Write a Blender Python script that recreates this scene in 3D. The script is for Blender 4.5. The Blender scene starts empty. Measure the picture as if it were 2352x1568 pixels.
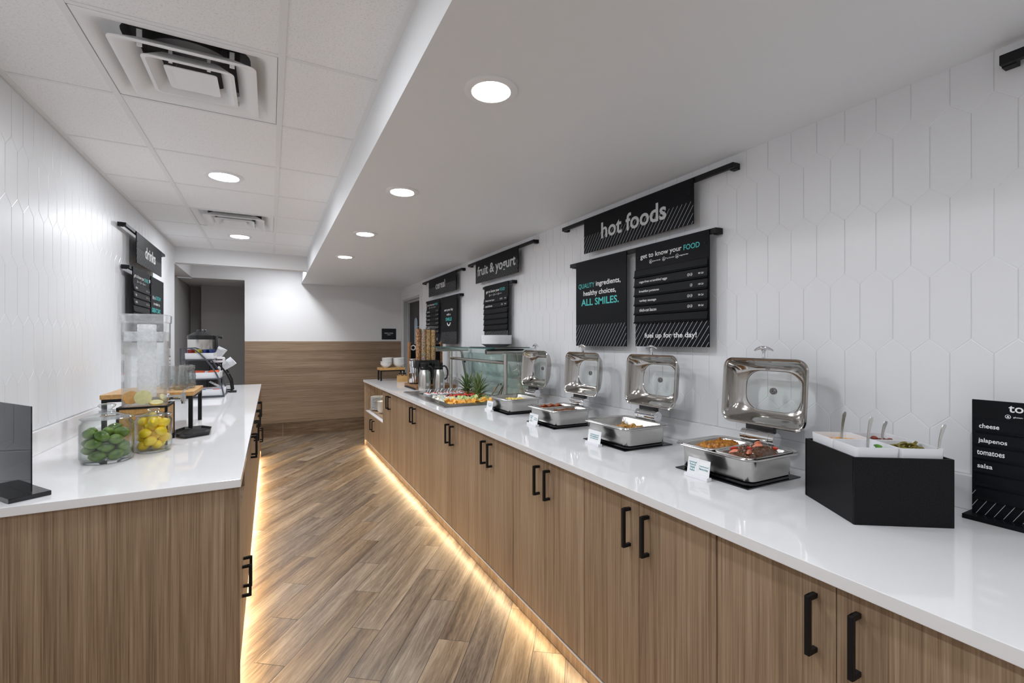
import bpy, bmesh, math, random
from mathutils import Vector, Matrix, noise as MN
random.seed(7)
S = bpy.context.scene
COL = S.collection
PI = math.pi

# ------------------------------------------------------------------ camera, world, exposure
cam = bpy.data.cameras.new('camera'); camo = bpy.data.objects.new('camera', cam); COL.objects.link(camo)
cam.sensor_fit = 'HORIZONTAL'; cam.sensor_width = 36.0; cam.lens = 1052.0 / 2352.0 * 36.0
cam.clip_start = 0.05; cam.clip_end = 60
camo.location = (0, 0, 1.37)
camo.rotation_euler = (PI / 2, 0, -math.atan((1176 - 621.5) / 1052.0))
S.camera = camo
W = bpy.data.worlds.new('world'); S.world = W; W.use_nodes = True
W.node_tree.nodes['Background'].inputs[0].default_value = (0.92, 0.95, 1.0, 1)
W.node_tree.nodes['Background'].inputs[1].default_value = 0.3
S.view_settings.view_transform = 'Standard'; S.view_settings.look = 'None'
S.view_settings.gamma = 1.0; S.view_settings.use_curve_mapping = False
S.view_settings.exposure = 1.10
LAMP = 75.0        # radiance of the downlight lenses
STRIP = 10.0        # watts per strip of the under-cabinet LED

# ------------------------------------------------------------------ materials
MATS = {}
def newmat(name):
    m = bpy.data.materials.new(name); m.use_nodes = True; MATS[name] = m
    nt = m.node_tree; b = nt.nodes['Principled BSDF']; return m, nt, b
def N(nt, t, **kw):
    n = nt.nodes.new(t)
    for k, v in kw.items(): setattr(n, k, v)
    return n
def L(nt, a, b): nt.links.new(a, b)
def P(name, col, rough=0.5, metal=0.0, spec=0.5, coat=0.0, noise=0, namp=0.08, bump=0, bscale=80, emis=None, trans=0, sss=0):
    m, nt, b = newmat(name)
    b.inputs['Base Color'].default_value = (*col, 1); b.inputs['Roughness'].default_value = rough
    b.inputs['Metallic'].default_value = metal; b.inputs['Specular IOR Level'].default_value = spec
    b.inputs['Coat Weight'].default_value = coat; b.inputs['Transmission Weight'].default_value = trans
    if noise:
        tc = N(nt, 'ShaderNodeTexCoord'); nz = N(nt, 'ShaderNodeTexNoise'); nz.inputs['Scale'].default_value = noise; nz.inputs['Detail'].default_value = 5
        mx = N(nt, 'ShaderNodeMix', data_type='RGBA'); L(nt, tc.outputs['Object'], nz.inputs['Vector']); 
        rm = N(nt, 'ShaderNodeMapRange'); rm.inputs[1].default_value = .3; rm.inputs[2].default_value = .7
        L(nt, nz.outputs['Fac'], rm.inputs[0]); L(nt, rm.outputs[0], mx.inputs[0])
        mx.inputs[6].default_value = (*[max(0, c * (1 - namp)) for c in col], 1); mx.inputs[7].default_value = (*[min(1, c * (1 + namp)) for c in col], 1)
        L(nt, mx.outputs[2], b.inputs['Base Color'])
    if bump:
        tc = N(nt, 'ShaderNodeTexCoord'); nz = N(nt, 'ShaderNodeTexNoise'); nz.inputs['Scale'].default_value = bscale; nz.inputs['Detail'].default_value = 4
        bp = N(nt, 'ShaderNodeBump'); bp.inputs['Strength'].default_value = bump; bp.inputs['Distance'].default_value = .002
        L(nt, tc.outputs['Object'], nz.inputs['Vector']); L(nt, nz.outputs['Fac'], bp.inputs['Height']); L(nt, bp.outputs[0], b.inputs['Normal'])
    if emis:
        b.inputs['Emission Color'].default_value = (*emis[0], 1); b.inputs['Emission Strength'].default_value = emis[1]
    return m
def ramp(nt, stops):
    r = N(nt, 'ShaderNodeValToRGB'); e = r.color_ramp.elements
    while len(e) < len(stops): e.new(0.5)
    for i, (p, c) in enumerate(stops): e[i].position = p; e[i].color = (*c, 1)
    return r
def math_(nt, op, a, b=None):
    n = N(nt, 'ShaderNodeMath', operation=op)
    for i, x in enumerate((a, b)):
        if x is None: continue
        if isinstance(x, (int, float)): n.inputs[i].default_value = x
        else: L(nt, x, n.inputs[i])
    return n.outputs[0]
def wood(name, dark, mid, light, scale, warp=.35, rough=.42, bands=(7, 7, .2), coord='world'):
    """stretched-noise wood grain; scale is (x, y, z) noise frequency in world metres"""
    m, nt, b = newmat(name)
    if coord == 'world': src = N(nt, 'ShaderNodeNewGeometry').outputs['Position']
    else: src = N(nt, 'ShaderNodeTexCoord').outputs['Object']
    wz = N(nt, 'ShaderNodeTexNoise'); wz.inputs['Scale'].default_value = 1.0; wz.inputs['Detail'].default_value = 2
    mpw = N(nt, 'ShaderNodeMapping'); mpw.inputs['Scale'].default_value = [s * .06 for s in scale]
    L(nt, src, mpw.inputs[0]); L(nt, mpw.outputs[0], wz.inputs['Vector'])
    mp = N(nt, 'ShaderNodeMapping'); mp.inputs['Scale'].default_value = scale
    L(nt, src, mp.inputs[0])
    add = N(nt, 'ShaderNodeVectorMath', operation='MULTIPLY_ADD'); add.inputs[1].default_value = (warp * 8,) * 3
    L(nt, wz.outputs['Color'], add.inputs[0]); L(nt, mp.outputs[0], add.inputs[2])
    n1 = N(nt, 'ShaderNodeTexNoise'); n1.inputs['Scale'].default_value = 1.0; n1.inputs['Detail'].default_value = 6; n1.inputs['Roughness'].default_value = .65
    L(nt, add.outputs[0], n1.inputs['Vector'])
    fine = N(nt, 'ShaderNodeVectorMath', operation='SCALE'); fine.inputs['Scale'].default_value = 3.4; L(nt, add.outputs[0], fine.inputs[0])
    n3 = N(nt, 'ShaderNodeTexNoise'); n3.inputs['Scale'].default_value = 1.0; n3.inputs['Detail'].default_value = 3; L(nt, fine.outputs[0], n3.inputs['Vector'])
    mp2 = N(nt, 'ShaderNodeMapping'); mp2.inputs['Scale'].default_value = bands; L(nt, src, mp2.inputs[0])
    n2 = N(nt, 'ShaderNodeTexNoise'); n2.inputs['Scale'].default_value = 1.0; n2.inputs['Detail'].default_value = 3; L(nt, mp2.outputs[0], n2.inputs['Vector'])
    f = math_(nt, 'ADD', math_(nt, 'ADD', math_(nt, 'MULTIPLY', n1.outputs['Fac'], .42), math_(nt, 'MULTIPLY', n3.outputs['Fac'], .34)), math_(nt, 'MULTIPLY', n2.outputs['Fac'], .24))
    r = ramp(nt, [(.365, dark), (.495, mid), (.63, light)]); L(nt, f, r.inputs[0]); L(nt, r.outputs[0], b.inputs['Base Color'])
    b.inputs['Roughness'].default_value = rough; b.inputs['Specular IOR Level'].default_value = .35
    bp = N(nt, 'ShaderNodeBump'); bp.inputs['Strength'].default_value = .12; bp.inputs['Distance'].default_value = .001
    L(nt, n1.outputs['Fac'], bp.inputs['Height']); L(nt, bp.outputs[0], b.inputs['Normal'])
    return m
def glass(name, tint=(.96, .98, .97), rough=.0, ior=1.45, pw=5, edge=None, frost=0.0, frostcol=(.85, .88, .9), nscale=60, shadow=None):
    """thin-walled glass: clear transmission plus Fresnel reflection, optionally misted with condensation"""
    m = bpy.data.materials.new(name); m.use_nodes = True; MATS[name] = m; nt = m.node_tree; nt.nodes.clear()
    out = N(nt, 'ShaderNodeOutputMaterial'); tr = N(nt, 'ShaderNodeBsdfTransparent'); tr.inputs[0].default_value = (*tint, 1)
    gl = N(nt, 'ShaderNodeBsdfGlossy'); gl.inputs['Roughness'].default_value = rough
    # Schlick reflectance, equal from both faces of the wall
    g = N(nt, 'ShaderNodeNewGeometry'); dp = N(nt, 'ShaderNodeVectorMath', operation='DOT_PRODUCT'); L(nt, g.outputs['Incoming'], dp.inputs[0]); L(nt, g.outputs['Normal'], dp.inputs[1])
    f0 = ((ior - 1) / (ior + 1)) ** 2; c5 = math_(nt, 'POWER', math_(nt, 'SUBTRACT', 1, math_(nt, 'ABSOLUTE', dp.outputs['Value'])), pw)
    fr = math_(nt, 'ADD', math_(nt, 'MULTIPLY', c5, 1 - f0), f0)
    if edge:
        em = N(nt, 'ShaderNodeMix', data_type='RGBA'); L(nt, math_(nt, 'POWER', math_(nt, 'SUBTRACT', 1, math_(nt, 'ABSOLUTE', dp.outputs['Value'])), 3), em.inputs[0]); em.inputs[6].default_value = (*tint, 1); em.inputs[7].default_value = (*edge, 1); L(nt, em.outputs[2], tr.inputs[0])
    mx = N(nt, 'ShaderNodeMixShader'); L(nt, fr, mx.inputs[0]); L(nt, tr.outputs[0], mx.inputs[1]); L(nt, gl.outputs[0], mx.inputs[2])
    last = mx.outputs[0]
    if frost:
        tc = N(nt, 'ShaderNodeTexCoord'); nz = N(nt, 'ShaderNodeTexNoise'); nz.inputs['Scale'].default_value = nscale; nz.inputs['Detail'].default_value = 6; nz.inputs['Roughness'].default_value = .7
        L(nt, tc.outputs['Object'], nz.inputs['Vector'])
        mr = N(nt, 'ShaderNodeMapRange'); mr.inputs[1].default_value = .35; mr.inputs[2].default_value = .7; mr.inputs[3].default_value = frost * .45; mr.inputs[4].default_value = min(1, frost * 1.6)
        L(nt, nz.outputs['Fac'], mr.inputs[0])
        df = N(nt, 'ShaderNodeBsdfDiffuse'); df.inputs[0].default_value = (*frostcol, 1)
        tl = N(nt, 'ShaderNodeBsdfTranslucent'); tl.inputs[0].default_value = (*frostcol, 1)
        dm = N(nt, 'ShaderNodeMixShader'); dm.inputs[0].default_value = .5; L(nt, df.outputs[0], dm.inputs[1]); L(nt, tl.outputs[0], dm.inputs[2])
        m2 = N(nt, 'ShaderNodeMixShader'); L(nt, mr.outputs[0], m2.inputs[0]); L(nt, last, m2.inputs[1]); L(nt, dm.outputs[0], m2.inputs[2]); last = m2.outputs[0]
    L(nt, last, out.inputs[0]); return m
def steel(name, col, rough, streak=(2, 2, 120), amp=.1):
    m, nt, b = newmat(name); b.inputs['Metallic'].default_value = 1; b.inputs['Base Color'].default_value = (*col, 1)
    tc = N(nt, 'ShaderNodeTexCoord'); mp = N(nt, 'ShaderNodeMapping'); mp.inputs['Scale'].default_value = streak
    nz = N(nt, 'ShaderNodeTexNoise'); nz.inputs['Scale'].default_value = 1; nz.inputs['Detail'].default_value = 4
    L(nt, tc.outputs['Object'], mp.inputs[0]); L(nt, mp.outputs[0], nz.inputs['Vector'])
    mr = N(nt, 'ShaderNodeMapRange'); mr.inputs[3].default_value = max(.02, rough - amp); mr.inputs[4].default_value = rough + amp
    L(nt, nz.outputs['Fac'], mr.inputs[0]); L(nt, mr.outputs[0], b.inputs['Roughness']); return m
def spread(name, c1, c2, rough=.4, spec=.5, noise=40, mixn=.45, coat=0, bump=0):
    """colour drifting between two tones by noise and by the individual object"""
    m, nt, b = newmat(name); tc = N(nt, 'ShaderNodeTexCoord'); oi = N(nt, 'ShaderNodeObjectInfo')
    nz = N(nt, 'ShaderNodeTexNoise'); nz.inputs['Scale'].default_value = noise; nz.inputs['Detail'].default_value = 4
    L(nt, tc.outputs['Object'], nz.inputs['Vector'])
    f = math_(nt, 'ADD', math_(nt, 'MULTIPLY', nz.outputs['Fac'], mixn * 2), math_(nt, 'MULTIPLY', oi.outputs['Random'], 1 - mixn))
    f = math_(nt, 'SUBTRACT', f, mixn * .5)
    mx = N(nt, 'ShaderNodeMix', data_type='RGBA', clamp_factor=True); L(nt, f, mx.inputs[0]); mx.inputs[6].default_value = (*c1, 1); mx.inputs[7].default_value = (*c2, 1)
    L(nt, mx.outputs[2], b.inputs['Base Color']); b.inputs['Roughness'].default_value = rough; b.inputs['Specular IOR Level'].default_value = spec; b.inputs['Coat Weight'].default_value = coat
    if bump:
        bp = N(nt, 'ShaderNodeBump'); bp.inputs['Strength'].default_value = bump; bp.inputs['Distance'].default_value = .002
        L(nt, nz.outputs['Fac'], bp.inputs['Height']); L(nt, bp.outputs[0], b.inputs['Normal'])
    return m

M = MATS
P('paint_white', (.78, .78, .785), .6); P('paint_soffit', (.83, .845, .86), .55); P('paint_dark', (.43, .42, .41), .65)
P('paint_trim', (.76, .76, .76), .35); P('grout', (.74, .73, .71), .8)
P('tile_white', (.80, .815, .835), .36, spec=.35); P('tile_right', (.80, .81, .83), .36, spec=.35)
P('grid_white', (.84, .845, .85), .5); P('diffuser_white', (.88, .885, .89), .4); P('duct_dark', (.30, .30, .31), .8)
P('quartz', (.83, .83, .84), .06, spec=.5, noise=3, namp=.02)
P('black_metal', (.008, .008, .009), .45, spec=.25); P('black_board', (.006, .0065, .0085), .5, spec=.12); P('black_slat', (.0065, .007, .009), .42, spec=.1)
P('black_plastic', (.012, .012, .013), .3); P('black_gloss', (.006, .006, .007), .06); P('black_box', (.008, .008, .009), .5, spec=.16, noise=400, namp=.9, bump=.07, bscale=500)
P('dark_rubber', (.02, .02, .022), .5); P('slate_metal', (.075, .085, .105), .35, metal=.3)
P('white_plastic', (.80, .81, .84), .3); P('white_card', (.85, .86, .87), .4); P('porcelain', (.80, .79, .76), .12, coat=.3); P('plate_white', (.82, .84, .84), .1, coat=.3)
P('ink_white', (.80, .80, .80), .5); P('ink_gray', (.56, .57, .58), .5); P('ink_teal', (.055, .50, .48), .5); P('ink_deep_teal', (.02, .22, .26), .5)
P('stripe_ink', (.50, .52, .54), .5)
P('sign_navy', (.006, .012, .018), .4); P('door_brown', (.030, .026, .024), .4); P('frame_grey', (.50, .51, .52), .4)
steel('stainless', (.60, .585, .56), .24, (3, 3, 90), .08); steel('steel_pan', (.52, .51, .495), .2, (40, 40, 40), .12); steel('steel_dark', (.40, .39, .375), .3, (2, 60, 2), .1)
P('chrome', (.72, .73, .75), .06, metal=1); steel('polished', (.49, .475, .455), .13, (9, 9, 9), .08); steel('brushed_body', (.66, .64, .61), .3, (120, 120, 2), .1)
P('bolt_grey', (.25, .25, .25), .35, metal=1)
wood('laminate', (.185, .120, .074), (.325, .226, .145), (.455, .340, .236), (78, 78, 1.1), warp=.35, bands=(11, 11, .25))
wood('laminate_wall', (.155, .103, .064), (.29, .20, .130), (.43, .32, .222), (1.2, 1.2, 115), warp=.25, bands=(.25, .25, 11))
wood('bamboo', (.42, .22, .07), (.56, .32, .12), (.66, .42, .18), (40, 4, 40), coord='obj', rough=.35)
wood('walnut', (.16, .075, .03), (.27, .13, .05), (.36, .19, .08), (8, 50, 50), coord='obj', rough=.4)
wood('base_tile', (.085, .052, .032), (.17, .112, .07), (.27, .19, .13), (2, 2, 30), bands=(1, 1, 6))
glass('jar_glass', (.968, .98, .975), pw=3.4, ior=1.5, edge=(.46, .52, .52)); glass('jar_lid_glass', (.95, .965, .96), pw=2.4, ior=1.7, edge=(.30, .36, .37)); glass('lid_glass', (.93, .955, .94), ior=1.5); glass('clear_glass', (.95, .97, .97)); glass('mug_glass', (.93, .945, .945), rough=.04, ior=1.7, pw=2.6, edge=(.42, .45, .46))
glass('green_glass', (.90, .955, .94), ior=1.6, pw=4.5); glass('shelf_glass', (.86, .94, .92), ior=1.5); glass('smoke_acrylic', (.19, .20, .215), ior=1.45)
glass('tank_acrylic', (.985, .988, .99), frost=.13, frostcol=(.97, .98, 1.0), nscale=55); glass('tank_lid', (.98, .985, .99), frost=.18, frostcol=(.97, .98, 1.0), nscale=8); glass('ice_froth', (.97, .98, .99), frost=.35, frostcol=(.98, .99, 1.0), nscale=40); glass('ice_mass', (.97, .98, .99), frost=.75, frostcol=(.98, .99, 1.0), nscale=35, rough=.05)
glass('water', (.975, .985, .985), frost=.07, nscale=20); glass('cereal_tube', (.97, .97, .97)); glass('window_pane', (.45, .62, .78))
P('edge_teal', (.02, .10, .10), .15)
P('lamp_lens', (1, 1, 1), .5, emis=((.955, .985, 1.03), LAMP)); P('lamp_lens_end', (1, 1, 1), .5, emis=((.955, .985, 1.03), LAMP * 2.6)); P('lamp_lens_near', (1, 1, 1), .5, emis=((.955, .985, 1.03), LAMP * .8)); P('lamp_lens_far', (1, 1, 1), .5, emis=((.955, .985, 1.03), LAMP * 1.5)); P('led_lens', (1, .9, .7), .5, emis=((1.0, .78, .48), 14.0))
spread('lime_skin', (.008, .050, .010), (.22, .36, .045), .3, .5, 22, .85, bump=.15); spread('lemon_skin', (.86, .56, .008), (.95, .74, .02), .35, .5, 40, .4, bump=.15)
P('lemon_flesh', (.92, .82, .36), .3, noise=60, namp=.15); P('lemon_rind', (.80, .55, .03), .4); P('orange_flesh', (.85, .42, .05), .35, noise=60, namp=.2)
spread('egg', (.80, .58, .09), (.90, .74, .24), .5, noise=90); spread('potato', (.28, .10, .02), (.74, .46, .12), .45, noise=70, mixn=.6); P('potato_crust', (.16, .06, .02), .5)
spread('bacon', (.22, .035, .012), (.42, .11, .03), .35, noise=50, mixn=.7); spread('sausage', (.13, .04, .014), (.28, .11, .035), .35, noise=45, mixn=.7)
spread('toast', (.70, .30, .02), (.16, .035, .008), .28, noise=75, mixn=.95, bump=.5); spread('glaze_dark', (.030, .010, .005), (.17, .065, .018), .12, noise=85, mixn=.95, coat=.6)
spread('strawberry', (.55, .025, .012), (.72, .10, .05), .3, noise=60); P('berry_cut', (.86, .27, .16), .35, noise=50, namp=.25); P('blueberry', (.012, .014, .035), .4)
spread('honeydew', (.58, .72, .24), (.78, .84, .52), .35, noise=30); spread('white_melon', (.74, .74, .62), (.84, .83, .75), .35, noise=30); spread('cantaloupe', (.90, .40, .04), (.96, .58, .13), .35, noise=30)
P('yogurt', (.84, .83, .82), .35); spread('leaf_green', (.05, .11, .035), (.25, .33, .13), .4, noise=25); spread('cheese', (.85, .42, .03), (.90, .55, .10), .5, noise=60)
P('salsa_red', (.20, .032, .012), .3, noise=90, namp=.6, bump=.5, bscale=120); P('jalapeno', (.16, .13, .015), .3, noise=70, namp=.3); P('green_leaf', (.10, .26, .03), .45); P('jalapeno_flesh', (.30, .25, .05), .35)
def cereal_mat(name, cols, scale=105):
    m, nt, b = newmat(name); tc = N(nt, 'ShaderNodeTexCoord'); v = N(nt, 'ShaderNodeTexVoronoi'); v.inputs['Scale'].default_value = scale
    L(nt, tc.outputs['Object'], v.inputs['Vector']); r = ramp(nt, [(i / len(cols), c) for i, c in enumerate(cols)]); r.color_ramp.interpolation = 'CONSTANT'
    sp = N(nt, 'ShaderNodeSeparateColor'); L(nt, v.outputs['Color'], sp.inputs[0]); L(nt, sp.outputs[0], r.inputs[0])
    dk = N(nt, 'ShaderNodeMix', data_type='RGBA', blend_type='MULTIPLY'); dk.inputs[0].default_value = 1
    rr = ramp(nt, [(0, (1, 1, 1)), (.55, (1, 1, 1)), (.95, (.45, .4, .35))]); L(nt, math_(nt, 'MULTIPLY', v.outputs['Distance'], 1.3), rr.inputs[0])
    L(nt, r.outputs[0], dk.inputs[6]); L(nt, rr.outputs[0], dk.inputs[7]); L(nt, dk.outputs[2], b.inputs['Base Color'])
    bp = N(nt, 'ShaderNodeBump'); bp.inputs['Strength'].default_value = .8; bp.inputs['Distance'].default_value = .004; bp.invert = True
    L(nt, v.outputs['Distance'], bp.inputs['Height']); L(nt, bp.outputs[0], b.inputs['Normal']); return m
cereal_mat('granola', [(.42, .18, .06), (.55, .28, .10), (.25, .09, .03), (.60, .34, .15)])
cereal_mat('fruit_rings', [(.75, .35, .12), (.70, .62, .45), (.35, .42, .62), (.72, .30, .32), (.40, .55, .40), (.78, .55, .20)])
cereal_mat('oat_rings', [(.66, .42, .17), (.74, .52, .25), (.58, .34, .12), (.70, .47, .22)])

def ceiling_tile_mat():
    m, nt, b = newmat('ceiling_tile'); g = N(nt, 'ShaderNodeNewGeometry'); nz = N(nt, 'ShaderNodeTexNoise'); nz.inputs['Scale'].default_value = 160; nz.inputs['Detail'].default_value = 3
    L(nt, g.outputs['Position'], nz.inputs['Vector']); r = ramp(nt, [(.28, (.76, .755, .75)), (.40, (.89, .892, .895)), (.6, (.93, .932, .935))]); L(nt, nz.outputs['Fac'], r.inputs[0])
    L(nt, r.outputs[0], b.inputs['Base Color']); b.inputs['Roughness'].default_value = .9
    bp = N(nt, 'ShaderNodeBump'); bp.inputs['Strength'].default_value = .3; bp.inputs['Distance'].default_value = .002; L(nt, nz.outputs['Fac'], bp.inputs['Height']); L(nt, bp.outputs[0], b.inputs['Normal'])
ceiling_tile_mat()
def floor_mat():
    m, nt, b = newmat('floor_planks'); g = N(nt, 'ShaderNodeNewGeometry')
    def dot(v):
        d = N(nt, 'ShaderNodeVectorMath', operation='DOT_PRODUCT'); L(nt, g.outputs['Position'], d.inputs[0]); d.inputs[1].default_value = v; return d.outputs['Value']
    l = dot((.6, .8, 0)); w = math_(nt, 'ADD', dot((.8, -.6, 0)), 1.397)
    wr = math_(nt, 'DIVIDE', w, .146); row = math_(nt, 'FLOOR', wr); wf = math_(nt, 'FRACT', wr)
    lr = math_(nt, 'DIVIDE', math_(nt, 'ADD', math_(nt, 'SUBTRACT', l, 1.757), math_(nt, 'MULTIPLY', row, .305)), .9)
    col = math_(nt, 'FLOOR', lr); lf = math_(nt, 'FRACT', lr)
    cmb = N(nt, 'ShaderNodeCombineXYZ'); L(nt, row, cmb.inputs[0]); L(nt, col, cmb.inputs[1])
    wn = N(nt, 'ShaderNodeTexWhiteNoise', noise_dimensions='3D'); L(nt, cmb.outputs[0], wn.inputs['Vector'])
    gv = N(nt, 'ShaderNodeCombineXYZ'); L(nt, math_(nt, 'MULTIPLY', l, 2.2), gv.inputs[0]); L(nt, math_(nt, 'MULTIPLY', w, 42), gv.inputs[1]); L(nt, math_(nt, 'MULTIPLY', wn.outputs['Value'], 40), gv.inputs[2])
    n0 = N(nt, 'ShaderNodeTexNoise'); n0.inputs['Scale'].default_value = .22; n0.inputs['Detail'].default_value = 2; L(nt, gv.outputs[0], n0.inputs['Vector'])
    ad = N(nt, 'ShaderNodeVectorMath', operation='MULTIPLY_ADD'); ad.inputs[1].default_value = (3, 3, 0); L(nt, n0.outputs['Color'], ad.inputs[0]); L(nt, gv.outputs[0], ad.inputs[2])
    n1 = N(nt, 'ShaderNodeTexNoise'); n1.inputs['Scale'].default_value = 1.6; n1.inputs['Detail'].default_value = 7; n1.inputs['Roughness'].default_value = .7; L(nt, ad.outputs[0], n1.inputs['Vector'])
    gv2 = N(nt, 'ShaderNodeCombineXYZ'); L(nt, math_(nt, 'MULTIPLY', l, 1.1), gv2.inputs[0]); L(nt, math_(nt, 'MULTIPLY', w, 11), gv2.inputs[1]); L(nt, math_(nt, 'MULTIPLY', wn.outputs['Value'], 70), gv2.inputs[2])
    n2 = N(nt, 'ShaderNodeTexNoise'); n2.inputs['Scale'].default_value = 1.4; n2.inputs['Detail'].default_value = 3; L(nt, gv2.outputs[0], n2.inputs['Vector'])
    f = math_(nt, 'ADD', math_(nt, 'MULTIPLY', n1.outputs['Fac'], .55), math_(nt, 'MULTIPLY', n2.outputs['Fac'], .45))
    gv3 = N(nt, 'ShaderNodeVectorMath', operation='MULTIPLY'); gv3.inputs[1].default_value = (9, 4.5, 1); L(nt, ad.outputs[0], gv3.inputs[0])
    n4 = N(nt, 'ShaderNodeTexNoise'); n4.inputs['Scale'].default_value = 1.0; n4.inputs['Detail'].default_value = 4; L(nt, gv3.outputs[0], n4.inputs['Vector'])
    f = math_(nt, 'ADD', f, math_(nt, 'MULTIPLY', math_(nt, 'SUBTRACT', n4.outputs['Fac'], .5), .27))
    f = math_(nt, 'ADD', f, math_(nt, 'MULTIPLY', math_(nt, 'SUBTRACT', wn.outputs['Value'], .5), .12))
    r = ramp(nt, [(.34, (.095, .060, .036)), (.46, (.205, .141, .086)), (.55, (.295, .211, .132)), (.68, (.43, .325, .218))]); L(nt, f, r.inputs[0])
    hs = N(nt, 'ShaderNodeHueSaturation'); L(nt, r.outputs[0], hs.inputs['Color']); wn2 = N(nt, 'ShaderNodeTexWhiteNoise', noise_dimensions='3D')
    a2 = N(nt, 'ShaderNodeVectorMath', operation='ADD'); a2.inputs[1].default_value = (17.3, 5.1, 2); L(nt, cmb.outputs[0], a2.inputs[0]); L(nt, a2.outputs[0], wn2.inputs['Vector'])
    mr = N(nt, 'ShaderNodeMapRange'); mr.inputs[3].default_value = .75; mr.inputs[4].default_value = 1.1; L(nt, wn2.outputs['Value'], mr.inputs[0]); L(nt, mr.outputs[0], hs.inputs['Saturation'])
    ew = math_(nt, 'MULTIPLY', math_(nt, 'MINIMUM', wf, math_(nt, 'SUBTRACT', 1, wf)), .146); el = math_(nt, 'MULTIPLY', math_(nt, 'MINIMUM', lf, math_(nt, 'SUBTRACT', 1, lf)), .9)
    e = math_(nt, 'MINIMUM', ew, el); gm = N(nt, 'ShaderNodeMapRange'); gm.inputs[1].default_value = .0008; gm.inputs[2].default_value = .0018; L(nt, e, gm.inputs[0])
    mx = N(nt, 'ShaderNodeMix', data_type='RGBA'); L(nt, gm.outputs[0], mx.inputs[0]); mx.inputs[6].default_value = (.05, .036, .026, 1); L(nt, hs.outputs[0], mx.inputs[7])
    L(nt, mx.outputs[2], b.inputs['Base Color'])
    rr = N(nt, 'ShaderNodeMapRange'); rr.inputs[3].default_value = .28; rr.inputs[4].default_value = .5; L(nt, n1.outputs['Fac'], rr.inputs[0]); L(nt, rr.outputs[0], b.inputs['Roughness'])
    b.inputs['Specular IOR Level'].default_value = .4
    bp = N(nt, 'ShaderNodeBump'); bp.inputs['Strength'].default_value = .35; bp.inputs['Distance'].default_value = .0015
    hgt = math_(nt, 'ADD', math_(nt, 'MULTIPLY', n1.outputs['Fac'], .4), gm.outputs[0]); L(nt, hgt, bp.inputs['Height']); L(nt, bp.outputs[0], b.inputs['Normal'])
floor_mat()

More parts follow.
